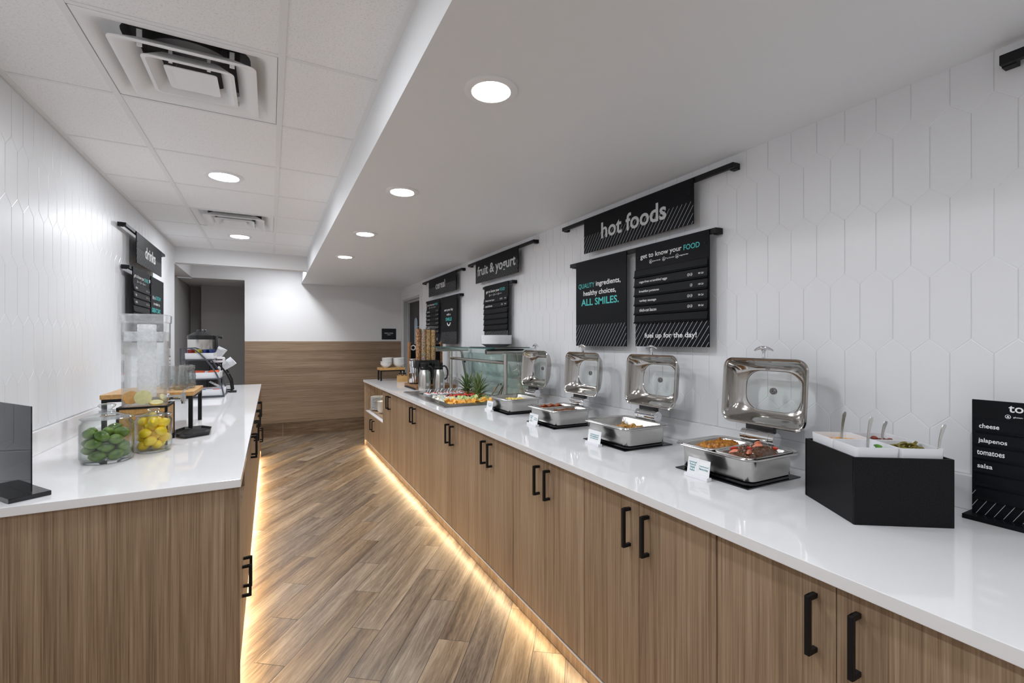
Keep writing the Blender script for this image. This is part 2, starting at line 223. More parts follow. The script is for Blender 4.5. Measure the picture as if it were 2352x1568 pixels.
# ------------------------------------------------------------------ mesh helpers
class MB:
    def __init__(s): s.v = []; s.f = []
    def add(s, vs, fs):
        o = len(s.v); s.v += [tuple(v) for v in vs]; s.f += [tuple(i + o for i in f) for f in fs]; return s
    def box(s, x0, x1, y0, y1, z0, z1):
        return s.add([(x0, y0, z0), (x1, y0, z0), (x1, y1, z0), (x0, y1, z0), (x0, y0, z1), (x1, y0, z1), (x1, y1, z1), (x0, y1, z1)],
                     [(3, 2, 1, 0), (4, 5, 6, 7), (0, 1, 5, 4), (1, 2, 6, 5), (2, 3, 7, 6), (3, 0, 4, 7)])
    def loft(s, loops, cap0=True, cap1=True, closed=True):
        n = len(loops[0]); o = len(s.v)
        for lp in loops: s.v += [tuple(p) for p in lp]
        m = n if closed else n - 1
        for i in range(len(loops) - 1):
            for j in range(m):
                a = o + i * n + j; b = o + i * n + (j + 1) % n
                s.f.append((a, b, b + n, a + n))
        if cap0: s.f.append(tuple(o + j for j in range(n))[::-1])
        if cap1: s.f.append(tuple(o + (len(loops) - 1) * n + j for j in range(n)))
        return s
    def prism(s, poly, z0, z1): return s.loft([[(x, y, z0) for x, y in poly], [(x, y, z1) for x, y in poly]])
    def cyl(s, p0, p1, r, n=24, r2=None, caps=True):
        p0, p1 = Vector(p0), Vector(p1); d = (p1 - p0).normalized(); u = d.orthogonal().normalized(); w = d.cross(u); r2 = r if r2 is None else r2
        ring = lambda p, q: [p + u * (q * math.cos(2 * PI * i / n)) + w * (q * math.sin(2 * PI * i / n)) for i in range(n)]
        return s.loft([ring(p0, r), ring(p1, r2)], caps, caps)
    def tube(s, pts, r, n=10, caps=True, flat=None):
        pts = [Vector(p) for p in pts]; loops = []; t0 = (pts[1] - pts[0]).normalized(); u = t0.orthogonal().normalized()
        for i, p in enumerate(pts):
            t = (pts[min(i + 1, len(pts) - 1)] - pts[max(i - 1, 0)]).normalized()
            u = (u - t * u.dot(t)).normalized(); w = t.cross(u); q = r[i] if isinstance(r, (list, tuple)) else r
            loops.append([p + u * (q * math.cos(2 * PI * k / n)) + w * (q * math.sin(2 * PI * k / n)) for k in range(n)])
        return s.loft(loops, caps, caps)
    def ribbon(s, pts, nrm, w, t):
        """flat bar along pts; nrm(i) gives the width direction"""
        pts = [Vector(p) for p in pts]; loops = []
        for i, p in enumerate(pts):
            tg = (pts[min(i + 1, len(pts) - 1)] - pts[max(i - 1, 0)]).normalized(); a = Vector(nrm).normalized(); b = tg.cross(a).normalized()
            ww = w[i] if isinstance(w, (list, tuple)) else w
            loops.append([p + a * ww / 2 + b * t / 2, p - a * ww / 2 + b * t / 2, p - a * ww / 2 - b * t / 2, p + a * ww / 2 - b * t / 2])
        return s.loft(loops)
    def lathe(s, prof, c=(0, 0, 0), n=40):
        o = len(s.v); k = len(prof)
        for i in range(n):
            a = 2 * PI * i / n
            for r, z in prof: s.v.append((c[0] + r * math.cos(a), c[1] + r * math.sin(a), c[2] + z))
        for i in range(n):
            for j in range(k - 1):
                p = o + i * k + j; q = o + ((i + 1) % n) * k + j
                s.f.append((p, q, q + 1, p + 1))
        return s
    def ball(s, c, rx, ry=None, rz=None, n=14, m=10, fn=None):
        ry = ry or rx; rz = rz or rx; o = len(s.v); rows = []
        for i in range(m + 1):
            th = PI * i / m; row = []
            for j in range(n):
                ph = 2 * PI * j / n; p = Vector((math.sin(th) * math.cos(ph), math.sin(th) * math.sin(ph), math.cos(th)))
                k = fn(p) if fn else 1
                s.v.append((c[0] + p.x * rx * k, c[1] + p.y * ry * k, c[2] + p.z * rz * k))
        for i in range(m):
            for j in range(n):
                a = o + i * n + j; b = o + i * n + (j + 1) % n; s.f.append((a, a + n, b + n, b))
        return s
    def xf(s, mat, start=0):
        s.v[start:] = [tuple(mat @ Vector(v)) for v in s.v[start:]]; return s
    def build(s, name, mat, parent=None, world=False, bevel=0, smooth=40, seg=2):
        me = bpy.data.meshes.new(name)
        off = Vector((0, 0, 0))
        if world and parent:
            p = parent
            while p.parent: p = p.parent
            off = p.location
        me.from_pydata([tuple(Vector(v) - off) for v in s.v], [], s.f)
        bm = bmesh.new(); bm.from_mesh(me); bmesh.ops.remove_doubles(bm, verts=bm.verts, dist=1e-6); bmesh.ops.recalc_face_normals(bm, faces=bm.faces)
        if bevel:
            es = [e for e in bm.edges if len(e.link_faces) == 2 and e.calc_face_angle(0) > .5]
            bmesh.ops.bevel(bm, geom=es, offset=bevel, segments=seg, profile=.6, affect='EDGES', clamp_overlap=True)
        bm.to_mesh(me); bm.free()
        if smooth:
            me.polygons.foreach_set('use_smooth', [True] * len(me.polygons)); me.set_sharp_from_angle(angle=math.radians(smooth))
        me.materials.append(M[mat] if isinstance(mat, str) else mat)
        o = bpy.data.objects.new(name, me); COL.objects.link(o)
        if parent: o.parent = parent
        return o
def rrect(w, h, r, n=5):
    """closed rounded-rectangle outline, counter-clockwise"""
    r = min(r, w / 2 - 1e-5, h / 2 - 1e-5); out = []
    for cx, cy, a0 in ((w / 2 - r, h / 2 - r, 0), (-w / 2 + r, h / 2 - r, 90), (-w / 2 + r, -h / 2 + r, 180), (w / 2 - r, -h / 2 + r, 270)):
        for i in range(n + 1):
            a = math.radians(a0 + 90 * i / n); out.append((cx + r * math.cos(a), cy + r * math.sin(a)))
    return out
def thing(name, label, cat, loc=(0, 0, 0), rot=0, group=None):
    o = bpy.data.objects.new(name, None); COL.objects.link(o); o.location = loc; o.rotation_euler = (0, 0, rot); o.empty_display_size = .05
    o['label'] = label; o['category'] = cat
    if group: o['group'] = group
    return o
def tag(o, label, cat, group=None, kind=None, loc=None, rot=None):
    o['label'] = label; o['category'] = cat
    if group: o['group'] = group
    if kind: o['kind'] = kind
    if loc is not None: o.location = loc
    if rot is not None: o.rotation_euler = rot
    return o
def struct(o, label=None):
    o['kind'] = 'structure'
    if label: o['label'] = label
    return o
def dup(o, loc=None, rot=None, label=None, group=None, parent=None):
    c = o.copy(); COL.objects.link(c)
    if parent: c.parent = parent
    if loc is not None: c.location = loc
    if rot is not None: c.rotation_euler = rot
    if label: c['label'] = label
    if group: c['group'] = group
    for ch in list(o.children): dup(ch, parent=c)
    return c
_TX = {}
def text_geo(txt, bold=.0):
    k = (txt, bold)
    if k in _TX: return _TX[k]
    cu = bpy.data.curves.new('t', 'FONT'); cu.body = txt; cu.size = 1; cu.offset = bold; cu.resolution_u = 3
    ob = bpy.data.objects.new('t', cu); COL.objects.link(ob); bpy.context.view_layer.update()
    dg = bpy.context.evaluated_depsgraph_get(); me = ob.evaluated_get(dg).to_mesh()
    vs = [(v.co.x, v.co.y) for v in me.vertices]; fs = [tuple(p.vertices) for p in me.polygons]
    ob.evaluated_get(dg).to_mesh_clear(); bpy.data.objects.remove(ob); bpy.data.curves.remove(cu)
    _TX[k] = (vs, fs); return _TX[k]
def put_text(mb, mp, txt, a0, a1, b0, b1, n, bold=.02):
    """fit a word into the box a0..a1 x b0..b1 of a flat surface whose mapping is mp(a, b, n)"""
    vs, fs = text_geo(txt, bold); xs = [v[0] for v in vs]; ys = [v[1] for v in vs]
    sx = (a1 - a0) / (max(xs) - min(xs)); sy = (b1 - b0) / (max(ys) - min(ys))
    mb.add([mp(a0 + (x - min(xs)) * sx, b0 + (y - min(ys)) * sy, n) for x, y in vs], fs)
def stripes(mb, mp, a0, a1, b0, b1, n, pitch, wid, lean):
    """thin printed diagonals clipped to a rectangle; lean = run per unit rise"""
    run = (b1 - b0) * lean; a = a0 - run + pitch * .4
    while a < a1:
        t0 = max(0, (a0 - a) / run); t1 = min(1, (a1 - wid - a) / run)
        if t1 > t0 + .02:
            p = [(a + run * t0, b0 + (b1 - b0) * t0), (a + run * t1, b0 + (b1 - b0) * t1)]
            mb.add([mp(max(a0, p[0][0]), p[0][1], n), mp(min(a1, p[0][0] + wid), p[0][1], n), mp(min(a1, p[1][0] + wid), p[1][1], n), mp(max(a0, p[1][0]), p[1][1], n)], [(0, 1, 2, 3)])
        a += pitch
def mbox(mb, mp, a0, a1, b0, b1, n0, n1):
    vs = [mp(a, b, n) for n in (n0, n1) for a, b in ((a0, b0), (a1, b0), (a1, b1), (a0, b1))]
    mb.add(vs, [(3, 2, 1, 0), (4, 5, 6, 7), (0, 1, 5, 4), (1, 2, 6, 5), (2, 3, 7, 6), (3, 0, 4, 7)])
def ring_mark(mb, mp, a, b, r, n, w=.0012, k=16):
    vs = []; 
    for i in range(k):
        t = 2 * PI * i / k; vs += [mp(a + r * math.cos(t), b + r * math.sin(t), n), mp(a + (r - w) * math.cos(t), b + (r - w) * math.sin(t), n)]
    mb.add(vs, [(2 * i, 2 * ((i + 1) % k), 2 * ((i + 1) % k) + 1, 2 * i + 1) for i in range(k)])
def drop_pack(n, r, sample, z0, tries=50, seed=1, placed=None):
    """let n balls of radius r settle one by one, each in the lowest spot found"""
    rnd = random.Random(seed); pl = list(placed or []); out = []
    for _ in range(n):
        best = None
        for _ in range(tries):
            x, y = sample(rnd); z = z0 + r
            for (px, py, pz, pr) in pl:
                d2 = (x - px) ** 2 + (y - py) ** 2; R = r + pr
                if d2 < R * R: z = max(z, pz + math.sqrt(R * R - d2))
            if best is None or z < best[2]: best = (x, y, z)
        pl.append((*best, r)); out.append(best)
    return out
# ------------------------------------------------------------------ the room shell
ZC, ZS, ZT = 2.421, 2.22, .864          # tile ceiling, soffit, worktop heights
XL, XR, YB = -.94, 1.875, 7.41          # left wall, right wall, far wall
struct(MB().box(-2.2, 3.2, -3.0, 9.0, -.06, 0).build('floor', 'floor_planks', smooth=0), 'diagonal wood-look plank tile floor between the two counters')

def clip_poly(poly, axis, lim, keep_less):
    out = []
    for i in range(len(poly)):
        p, q = poly[i], poly[(i + 1) % len(poly)]
        ip = (p[axis] <= lim) == keep_less or p[axis] == lim; iq = (q[axis] <= lim) == keep_less or q[axis] == lim
        if ip: out.append(p)
        if ip != iq:
            t = (lim - p[axis]) / (q[axis] - p[axis]); out.append(tuple(p[k] + t * (q[k] - p[k]) for k in (0, 1)))
    return out
def inset(poly, d):
    n = len(poly); lines = []
    for i in range(n):
        p, q = poly[i], poly[(i + 1) % n]; ex, ey = q[0] - p[0], q[1] - p[1]; l = math.hypot(ex, ey)
        if l < 1e-5: continue
        nx, ny = -ey / l, ex / l; lines.append((p[0] + nx * d, p[1] + ny * d, ex / l, ey / l))
    out = []
    for i in range(len(lines)):
        a, b = lines[i - 1], lines[i]; den = a[2] * b[3] - a[3] * b[2]
        if abs(den) < 1e-6: out.append((b[0], b[1])); continue
        t = ((b[0] - a[0]) * b[3] - (b[1] - a[1]) * b[2]) / den; out.append((a[0] + a[2] * t, a[1] + a[3] * t))
    return out
def area(p): return .5 * sum(p[i][0] * p[(i + 1) % len(p)][1] - p[(i + 1) % len(p)][0] * p[i][1] for i in range(len(p)))
def hex_cladding(x, sgn, y0, y1, z0, z1, wd, yc, ztip, pitch=.2423, tip=.045, hgt=.2):
    """elongated hexagon tiles, each a low bevelled block standing 2 mm proud of the grout"""
    mb = MB(); k0 = int((ztip - z1) / pitch) - 2
    for k in range(k0, 12):
        zt = ztip - k * pitch; off = yc + (wd / 2 if k % 2 else 0)
        j0 = int((y0 - off) / wd) - 1; j1 = int((y1 - off) / wd) + 2
        for j in range(j0, j1):
            c = off + j * wd; h = wd / 2
            p = [(c, zt), (c - h, zt - tip), (c - h, zt - tip - hgt), (c, zt - 2 * tip - hgt), (c + h, zt - tip - hgt), (c + h, zt - tip)]
            for ax, lim, less in ((0, y0, False), (0, y1, True), (1, z0, False), (1, z1, True)):
                p = clip_poly(p, ax, lim, less)
                if len(p) < 3: break
            if len(p) < 3 or abs(area(p)) < 4e-4: continue
            if area(p) < 0: p = p[::-1]
            a, b = inset(p, .0010), inset(p, .0033)
            if len(a) != len(b) or len(a) < 3 or area(b) < 1e-4: continue
            mb.loft([[(x + sgn * .0002, u, v) for u, v in a], [(x + sgn * .0012, u, v) for u, v in a], [(x + sgn * .0020, u, v) for u, v in b]], cap0=False)
    return mb
wl = struct(MB().box(-1.10, XL, -2.6, 6.2, 0, ZC).build('wall_left', 'grout', smooth=0), 'white elongated hexagon tile wall behind the drinks counter')
hex_cladding(XL, 1, -2.6, 6.2, .97, ZC - .012, .1, 2.614, 2.21).build('tile_cladding', 'tile_white', wl, smooth=0)
MB().box(-.9398, -.937, 6.192, 6.1995, .97, 2.24).build('edge_trim', 'paint_trim', wl, smooth=0)
wr = MB().box(XR, 2.02, -2.6, 6.33, 0, ZC).box(XR, 2.02, 7.27, YB + .04, 0, ZC).box(XR, 2.02, 6.33, 7.27, 2.035, ZC)
wr = struct(wr.build('wall_right', 'paint_white', smooth=0), 'white tiled wall behind the hot food counter')
hex_cladding(XR, -1, -2.6, 6.24, .968, ZS + .004, .0985, .528, 2.106).build('tile_cladding', 'tile_right', wr, smooth=0)
wb = MB().box(-.321, XR, YB, YB + .12, 0, ZC).box(-.945, -.321, YB, YB + .12, 2.226, ZC)
wb = struct(wb.build('wall_back', 'paint_white', smooth=0), 'far end wall, white above a wood panel')
MB().box(-.321, XR - .01, YB - .012, YB, .198, 1.373).build('wood_panel', 'laminate_wall', wb, smooth=0)
bb = MB()
for a, b in ((-.321, .155), (.158, 1.055), (1.058, XR - .05)): bb.box(a, b, YB - .009, YB, .001, .192)
struct(bb.build('baseboard_back', 'base_tile', smooth=0), 'wood-look tile base under the end wall panel')
# shadowed recess beyond the opening in the far wall
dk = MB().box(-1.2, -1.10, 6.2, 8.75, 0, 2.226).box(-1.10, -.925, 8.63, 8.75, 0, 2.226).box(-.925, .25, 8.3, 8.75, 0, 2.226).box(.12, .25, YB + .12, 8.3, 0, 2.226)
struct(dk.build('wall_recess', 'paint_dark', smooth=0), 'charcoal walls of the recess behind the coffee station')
rc = MB().box(-1.2, .25, YB + .12, 8.75, 2.226, 2.3).box(-1.2, -.93, 6.2, YB, 2.226, ZC)
struct(rc.build('ceiling_recess', 'paint_white', smooth=0), 'low ceiling and bulkhead over the charcoal recess')
struct(MB().box(.4, 2.0, -2.6, YB + .02, ZS, ZC + .06).build('trim_1', 'paint_soffit', smooth=0), 'long dropped white soffit over the hot food counter')
struct(MB().box(XL - .02, .4, 6.199, 6.32, 2.242, ZC).build('trim_2', 'paint_white', smooth=0, bevel=.003), 'white cross beam at the end of the tile ceiling')
ct = MB(); xs = [XL, -.577, .037, .4]; ys = [2.51 + .614 * k for k in range(-8, 7)]
VENTS = [(1.896, 2.51), (4.352, 4.966)]
for i in range(3):
    for j in range(len(ys) - 1):
        if i == 1 and any(abs(ys[j] - v[0]) < .05 for v in VENTS): continue
        ct.box(xs[i] + .004, xs[i + 1] - .004, ys[j] + .004, ys[j + 1] - .004, ZC + .003, ZC + .022)
ceil = struct(ct.build('ceiling', 'ceiling_tile', smooth=0), 'suspended ceiling of speckled off-white tiles')
gr = MB()
for x in xs[1:3]: gr.box(x - .012, x + .012, -2.6, 6.2, ZC - .001, ZC + .03)
gr.box(XL, XL + .02, -2.6, 6.2, ZC - .002, ZC + .03); gr.box(.38, .4, -2.6, 6.2, ZC - .002, ZC + .03)
for y in ys: gr.box(XL, .4, y - .009, y + .009, ZC + .0005, ZC + .0285)
gr.build('ceiling_grid', 'grid_white', ceil, smooth=0)
MB().box(XL, .4, -2.6, 6.2, ZC + .16, ZC + .2).box(XL, .4, 6.3, YB, ZC, ZC + .06).build('upper_deck', 'paint_white', ceil, smooth=0)

struct(MB().box(-2.2, 3.2, -2.75, -2.6, 0, 2.5).build('wall_front_added', P('bounce_paint', (.80, .79, .77), .7), smooth=0), 'plain pale wall added behind the camera to bounce light')  # unseen wall, added to tame steel reflections and bounce light forward
# door on the right wall
dr = MB().box(1.965, 2.005, 6.37, 7.23, .01, 2.0)
dr = struct(dr.build('door_1', 'door_brown', smooth=0, bevel=.003), 'dark brown door with a narrow vision window')
jm = MB().box(XR - .002, 2.02, 7.235, 7.268, 0, 2.033).box(XR - .002, 2.02, 6.332, 6.365, 0, 2.033).box(XR - .002, 2.02, 6.365, 7.235, 2.002, 2.033)
jm.box(1.93, 1.963, 7.21, 7.235, 0, 2.002).box(1.93, 1.963, 6.365, 6.39, 0, 2.002).box(1.93, 1.963, 6.39, 7.21, 1.975, 2.002); jm.build('door_frame', 'frame_grey', dr, smooth=0)
wp = [(y, z) for y, z in rrect(.16, .62, .07, 6)]
MB().loft([[(1.9635, 6.86 + y * 1.25, 1.42 + z * 1.1) for y, z in wp], [(1.9600, 6.86 + y * 1.25, 1.42 + z * 1.1) for y, z in wp]]).build('window_trim', 'black_plastic', dr)
MB().loft([[(1.9602, 6.86 + y, 1.42 + z) for y, z in wp], [(1.9585, 6.86 + y, 1.42 + z) for y, z in wp]]).build('window', 'window_pane_solid' if 'window_pane_solid' in M else P('window_pane_solid', (.33, .47, .60), .1), dr)
cs = MB()
for a, b, c, d in ((7.262, 7.352, 0, 2.12), (6.245, 6.335, 0, 2.12), (6.335, 7.262, 2.03, 2.12)):
    cs.box(XR - .016, XR, a, b, c, d)
    if c == 0: cs.box(XR - .024, XR, a + .012, a + .04, c, d)
    else: cs.box(XR - .024, XR, a, b, c + .05, d - .012)
struct(cs.build('trim_3', 'paint_trim', smooth=0, bevel=.003), 'white moulded casing around the brown door')

# ------------------------------------------------------------------ ceiling fittings
def downlight(x, y, z, rl, rt, label, proto=[None, None]):
    t = thing('downlight', label, 'downlight', (x, y, z), group='recessed downlights')
    MB().lathe([(rl, -.004), (rl + .004, -.008), (rt - .006, -.008), (rt, -.005), (rt, 0)]).build('trim_ring', 'diffuser_white', t)
    MB().lathe([(0.0005, -.0055), (rl * .6, -.0055), (rl, -.004)]).build('lens', 'lamp_lens_near' if y < 1.5 else 'lamp_lens' if y < 4 else 'lamp_lens_far' if y < 6 else 'lamp_lens_end', t)
    return t
for y, lb in ((-.98, 'round downlight in the soffit behind the camera, second back'), (.22, 'round downlight in the soffit just behind the camera'), (1.404, 'largest nearest round downlight in the soffit'), (2.585, 'second round downlight along the soffit'), (3.733, 'third round downlight along the soffit'), (4.839, 'farthest round downlight along the soffit')):
    downlight(.66, y, ZS, .062, .09, lb)
for x, y, lb in ((-.27, -1.6, 'unseen round downlight added farther behind the camera to brighten the end panel'), (-.27, -.25, 'round downlight in a ceiling tile behind the camera'), (-.27, 1.59, 'round downlight in the ceiling tile before the nearest vent'), (-.262, 3.445, 'round downlight in the ceiling tile between the two vents'), (-.272, 5.33, 'round downlight in the ceiling tile beyond the far vent'), (.258, 6.66, 'round downlight hidden past the cross beam near the end wall')):  # rearmost one is added to brighten the drinks counter end panel
    downlight(x, y, ZC + (.003 if y < 6 else 0), .079 if y < 6 else .06, .108 if y < 6 else .088, lb)
def vent(y0, y1, label):
    cx, cy = -.27, (y0 + y1) / 2; t = thing('ceiling_vent', label, 'air vent', (cx, cy, ZC), group='square ceiling diffusers')
    def sq(h, r, z, n=5): return [(a, b, z) for a, b in rrect(2 * h, 2 * h, r, n)]
    MB().loft([sq(.293, .004, .012), sq(.293, .004, .002), sq(.262, .03, .002), sq(.246, .05, .02), sq(.225, .06, .045), sq(.2, .07, .05)], cap0=False, cap1=False).build('frame', 'diffuser_white', t, smooth=50)
    for ho, hi, zo, zi in ((.222, .150, -.022, .012), (.145, .095, -.024, .006)):
        MB().loft([sq(ho, .025, zo + .003), sq(ho, .025, zo), sq(ho - .012, .02, zo - .001), sq(hi + .012, .02, zi - .006), sq(hi, .02, zi + .014), sq(hi + .004, .02, zi + .016), sq(ho - .004, .025, zo + .006), sq(ho, .025, zo + .003)], False, False).build('louver', 'diffuser_white', t, smooth=35)
    MB().loft([sq(.085, .012, -.016), sq(.085, .012, -.02), sq(.074, .012, -.021), sq(.05, .01, -.012), sq(.049, .01, -.012)], cap0=True, cap1=True).build('center_plate', 'diffuser_white', t, smooth=35)
    MB().lathe([(.012, -.0125), (.012, -.015), (.0005, -.016)], n=18).build('screw_cap', 'diffuser_white', t)
    for a in (-1, 1):
        for b in (-1, 1):
            MB().box(a * .14 - .008, a * .14 + .008, b * .16 - .002, b * .16 + .002, -.01, .05).build('hanger', 'diffuser_white', t, smooth=0); MB().box(a * .06 - .006, a * .06 + .006, b * .1 - .002, b * .1 + .002, -.014, .05).build('hanger', 'diffuser_white', t, smooth=0)
    MB().loft([sq(.21, .06, .05), sq(.21, .06, .15)], cap0=False).build('plenum_box', 'duct_dark', t, smooth=30)
    MB().cyl((0, 0, .05), (0, 0, .15), .16, 32, caps=False).build('duct_collar', 'steel_dark', t)
vent(*VENTS[0], 'large square air vent in the near ceiling tile')
vent(*VENTS[1], 'smaller-looking square air vent farther down the tile ceiling')

# ------------------------------------------------------------------ cabinets
def bar_handle(mb, x, y, z0, z1, out):
    """square bar pull; out is the +/-x direction it stands off"""
    s = .0055; d = .035 * out
    X = sorted((x + d, x + d - out * .011)); mb.box(X[0], X[1], y - s, y + s, z0, z1)
    X = sorted((x, x + d - out * .011)); mb.box(X[0], X[1], y - s, y + s, z0, z0 + .011); mb.box(X[0], X[1], y - s, y + s, z1 - .011, z1)
def door_pair(t, xf, out, y0, y1, z0, z1, hz0, hz1, hdist=.044):
    ym = (y0 + y1) / 2
    for a, b, hy in ((y0 + .0015, ym - .001, ym - hdist), (ym + .001, y1 - .0015, ym + hdist)):
        X = sorted((xf, xf - out * .018)); d = MB().box(X[0], X[1], a, b, z0, z1).build('door', 'laminate', t, world=True, smooth=0, bevel=.0012, seg=1)
        h = MB(); bar_handle(h, xf + out * .0002, hy, hz0, hz1, out); h.build('handle', 'black_metal', d, world=True, smooth=0, bevel=.0012)
GR = 'wood cabinets under the hot food counter'
def base_unit(y0, y1, label, filler=0):
    xf, out = 1.11, -1; t = thing('base_cabinet', label, 'cabinet', (1.5, (y0 + y1) / 2, 0), group=GR)
    (MB().box(1.1295, 1.865, y0 + .0005, y1 - .0005, .084, .833) if not filler else MB().box(1.1295, 1.865, y0 + .0005, y0 + .05, .084, .833).box(1.1295, 1.865, y1 - .05, y1 - .0005, .084, .833).box(1.1295, 1.865, y0 + .05, y1 - .05, .084, .104).box(1.85, 1.865, y0 + .05, y1 - .05, .104, .833)).build('carcass', 'laminate', t, world=True, smooth=0)
    MB().box(1.128, 1.142, y0, y1, .003, .084).build('kick_board', 'laminate', t, world=True, smooth=0)
    if filler:
        for a, b in ((y0, y0 + filler), (y1 - filler, y1)): MB().box(1.11, 1.128, a + .001, b - .001, .087, .831).build('filler_panel', 'laminate', t, world=True, smooth=0, bevel=.001, seg=1)
    door_pair(t, xf, out, y0 + filler, y1 - filler, .087, .831, .658, .793)
for a, b, lb, fl in ((-.974, -.359, 'wood base cabinet behind the camera on the right', 0), (-.359, .256, 'wood base cabinet past the lower right corner of the view', 0), (.256, .871, 'nearest wood base cabinet, below the black topping box', 0),
                 (.871, 1.486, 'wood base cabinet below the nearest chafing dish', 0), (1.486, 2.09, 'wood base cabinet below the seasoned potato chafing dish', 0), (2.09, 2.70, 'wood base cabinet below the bacon chafing dish', 0),
                 (2.70, 3.315, 'wood base cabinet below the scrambled egg chafing dish', 0), (3.315, 4.555, 'wide wood base cabinet with filler panels below the chilled fruit well', .322), (4.555, 5.187, 'wood base cabinet beside the open plate shelf', 0)):
    base_unit(a, b, lb, fl)
t = thing('shelf_cabinet', 'wood cabinet with a lit open shelf of plates at the far end of the counter', 'cabinet', (1.5, 5.75, 0), group=GR)
MB().box(1.1, 1.865, 6.265, 6.29, 0.0, .833).build('end_panel', 'laminate', t, world=True, smooth=0)
MB().box(1.11, 1.865, 5.188, 5.206, .084, .833).box(1.84, 1.865, 5.206, 6.265, .48, .833).build('carcass', 'laminate', t, world=True, smooth=0)
MB().box(1.1295, 1.865, 5.206, 6.265, .084, .455).build('lower_box', 'laminate', t, world=True, smooth=0)
MB().box(1.16, 1.84, 5.207, 6.264, .4555, .48).build('shelf', 'laminate', t, world=True, smooth=0)
MB().box(1.112, 1.159, 5.207, 6.264, .4555, .462).build('lit_edge', 'white_plastic', t, world=True, smooth=0)  # white strip stands in for light on the top edge of the lower doors
MB().box(1.128, 1.142, 5.188, 6.265, .003, .084).build('kick_board', 'laminate', t, world=True, smooth=0)
door_pair(t, 1.11, -1, 5.206, 6.262, .087, .453, .28, .412, .065)
t = thing('shelf_light', 'small light bar under the worktop inside the open plate shelf', 'light', (1.45, 5.75, .832))
MB().box(-.02, .02, -.3, .3, -.008, 0).build('housing', 'white_plastic', t); MB().box(-.014, .014, -.29, .29, -.0095, -.0082).build('diffuser', P('shelf_lens', (1, 1, 1), .5, emis=((1, .9, .74), 13.0)), t, smooth=0)

GL = 'wood cabinets under the drinks counter'
def left_unit(y0, y1, label):
    t = thing('base_cabinet', label, 'cabinet', (-.5, (y0 + y1) / 2, 0), group=GL)
    MB().box(-.925, -.1265, y0 + .0005, y1 - .0005, .084, .833).build('carcass', 'laminate', t, world=True, smooth=0)
    MB().box(-.139, -.125, y0, y1, .003, .084).build('kick_board', 'laminate', t, world=True, smooth=0)
    door_pair(t, -.107, 1, y0, y1, .087, .831, .658, .793)
for a, b, lb in ((2.62, 3.0, 'narrow wood cabinet next to the bin cabinet of the drinks counter'), (3.0, 3.52, 'second wood cabinet along the drinks counter'), (3.52, 4.08, 'third wood cabinet along the drinks counter'), (4.08, 4.70, 'fourth wood cabinet along the drinks counter'), (4.70, 5.25, 'fifth wood cabinet along the drinks counter, beside the far shelf unit')):
    if a == 2.62:
        t = thing('base_cabinet', lb, 'cabinet', (-.5, 2.8, 0), group=GL)
        MB().box(-.925, -.1265, a + .0005, b - .0005, .084, .833).build('carcass', 'laminate', t, world=True, smooth=0)
        MB().box(-.139, -.125, a, b, .003, .084).build('kick_board', 'laminate', t, world=True, smooth=0)
        MB().box(-.125, -.107, a + .0015, b - .0015, .087, .831).build('door', 'laminate', t, world=True, smooth=0, bevel=.001, seg=1)
    else: left_unit(a, b, lb)
t = thing('bin_cabinet', 'wood end cabinet of the drinks counter with a waste slot', 'cabinet', (-.5, 2.3, 0), group=GL)
MB().box(-.925, -.1005, 1.972, 1.994, 0, .833).build('end_panel', 'laminate', t, world=True, smooth=0)
MB().box(-.925, -.1265, 1.9945, 2.6195, .084, .698).box(-.925, -.3, 1.9945, 2.6195, .698, .833).box(-.3, -.1265, 2.47, 2.6195, .698, .833).build('carcass', 'laminate', t, world=True, smooth=0)
MB().box(-.125, -.107, 1.9955, 2.618, .46, .698).box(-.125, -.107, 2.47, 2.618, .7, .831).build('front_panel', 'laminate', t, world=True, smooth=0)
MB().box(-.299, -.13, 1.9948, 1.9965, .6985, .832).box(-.299, -.13, 2.4675, 2.4695, .6985, .832).box(-.299, -.297, 1.9965, 2.4675, .6985, .832).box(-.297, -.13, 1.9965, 2.4675, .6985, .700).build('slot_shade', P('shade_brown', (.05, .042, .03), .6), t, world=True, smooth=0)  # dark brown sheets paint the shade inside the waste slot
MB().box(-.139, -.125, 1.994, 2.62, .003, .084).build('kick_board', 'laminate', t, world=True, smooth=0)
door_pair(t, -.107, 1, 1.995, 2.62, .087, .456, .28, .414)
t = thing('shelf_cabinet', 'wood cabinet with an open shelf at the far end of the drinks counter', 'cabinet', (-.5, 5.72, 0), group=GL)
MB().box(-.925, -.1005, 6.19, 6.21, 0, .833).box(-.925, -.1265, 5.2505, 6.19, .084, .455).box(-.925, -.9, 5.2505, 6.19, .455, .833).build('carcass', 'laminate', t, world=True, smooth=0)
MB().box(-.139, -.125, 5.25, 6.19, .003, .084).build('kick_board', 'laminate', t, world=True, smooth=0)
door_pair(t, -.107, 1, 5.252, 6.188, .087, .453, .28, .412, .065)

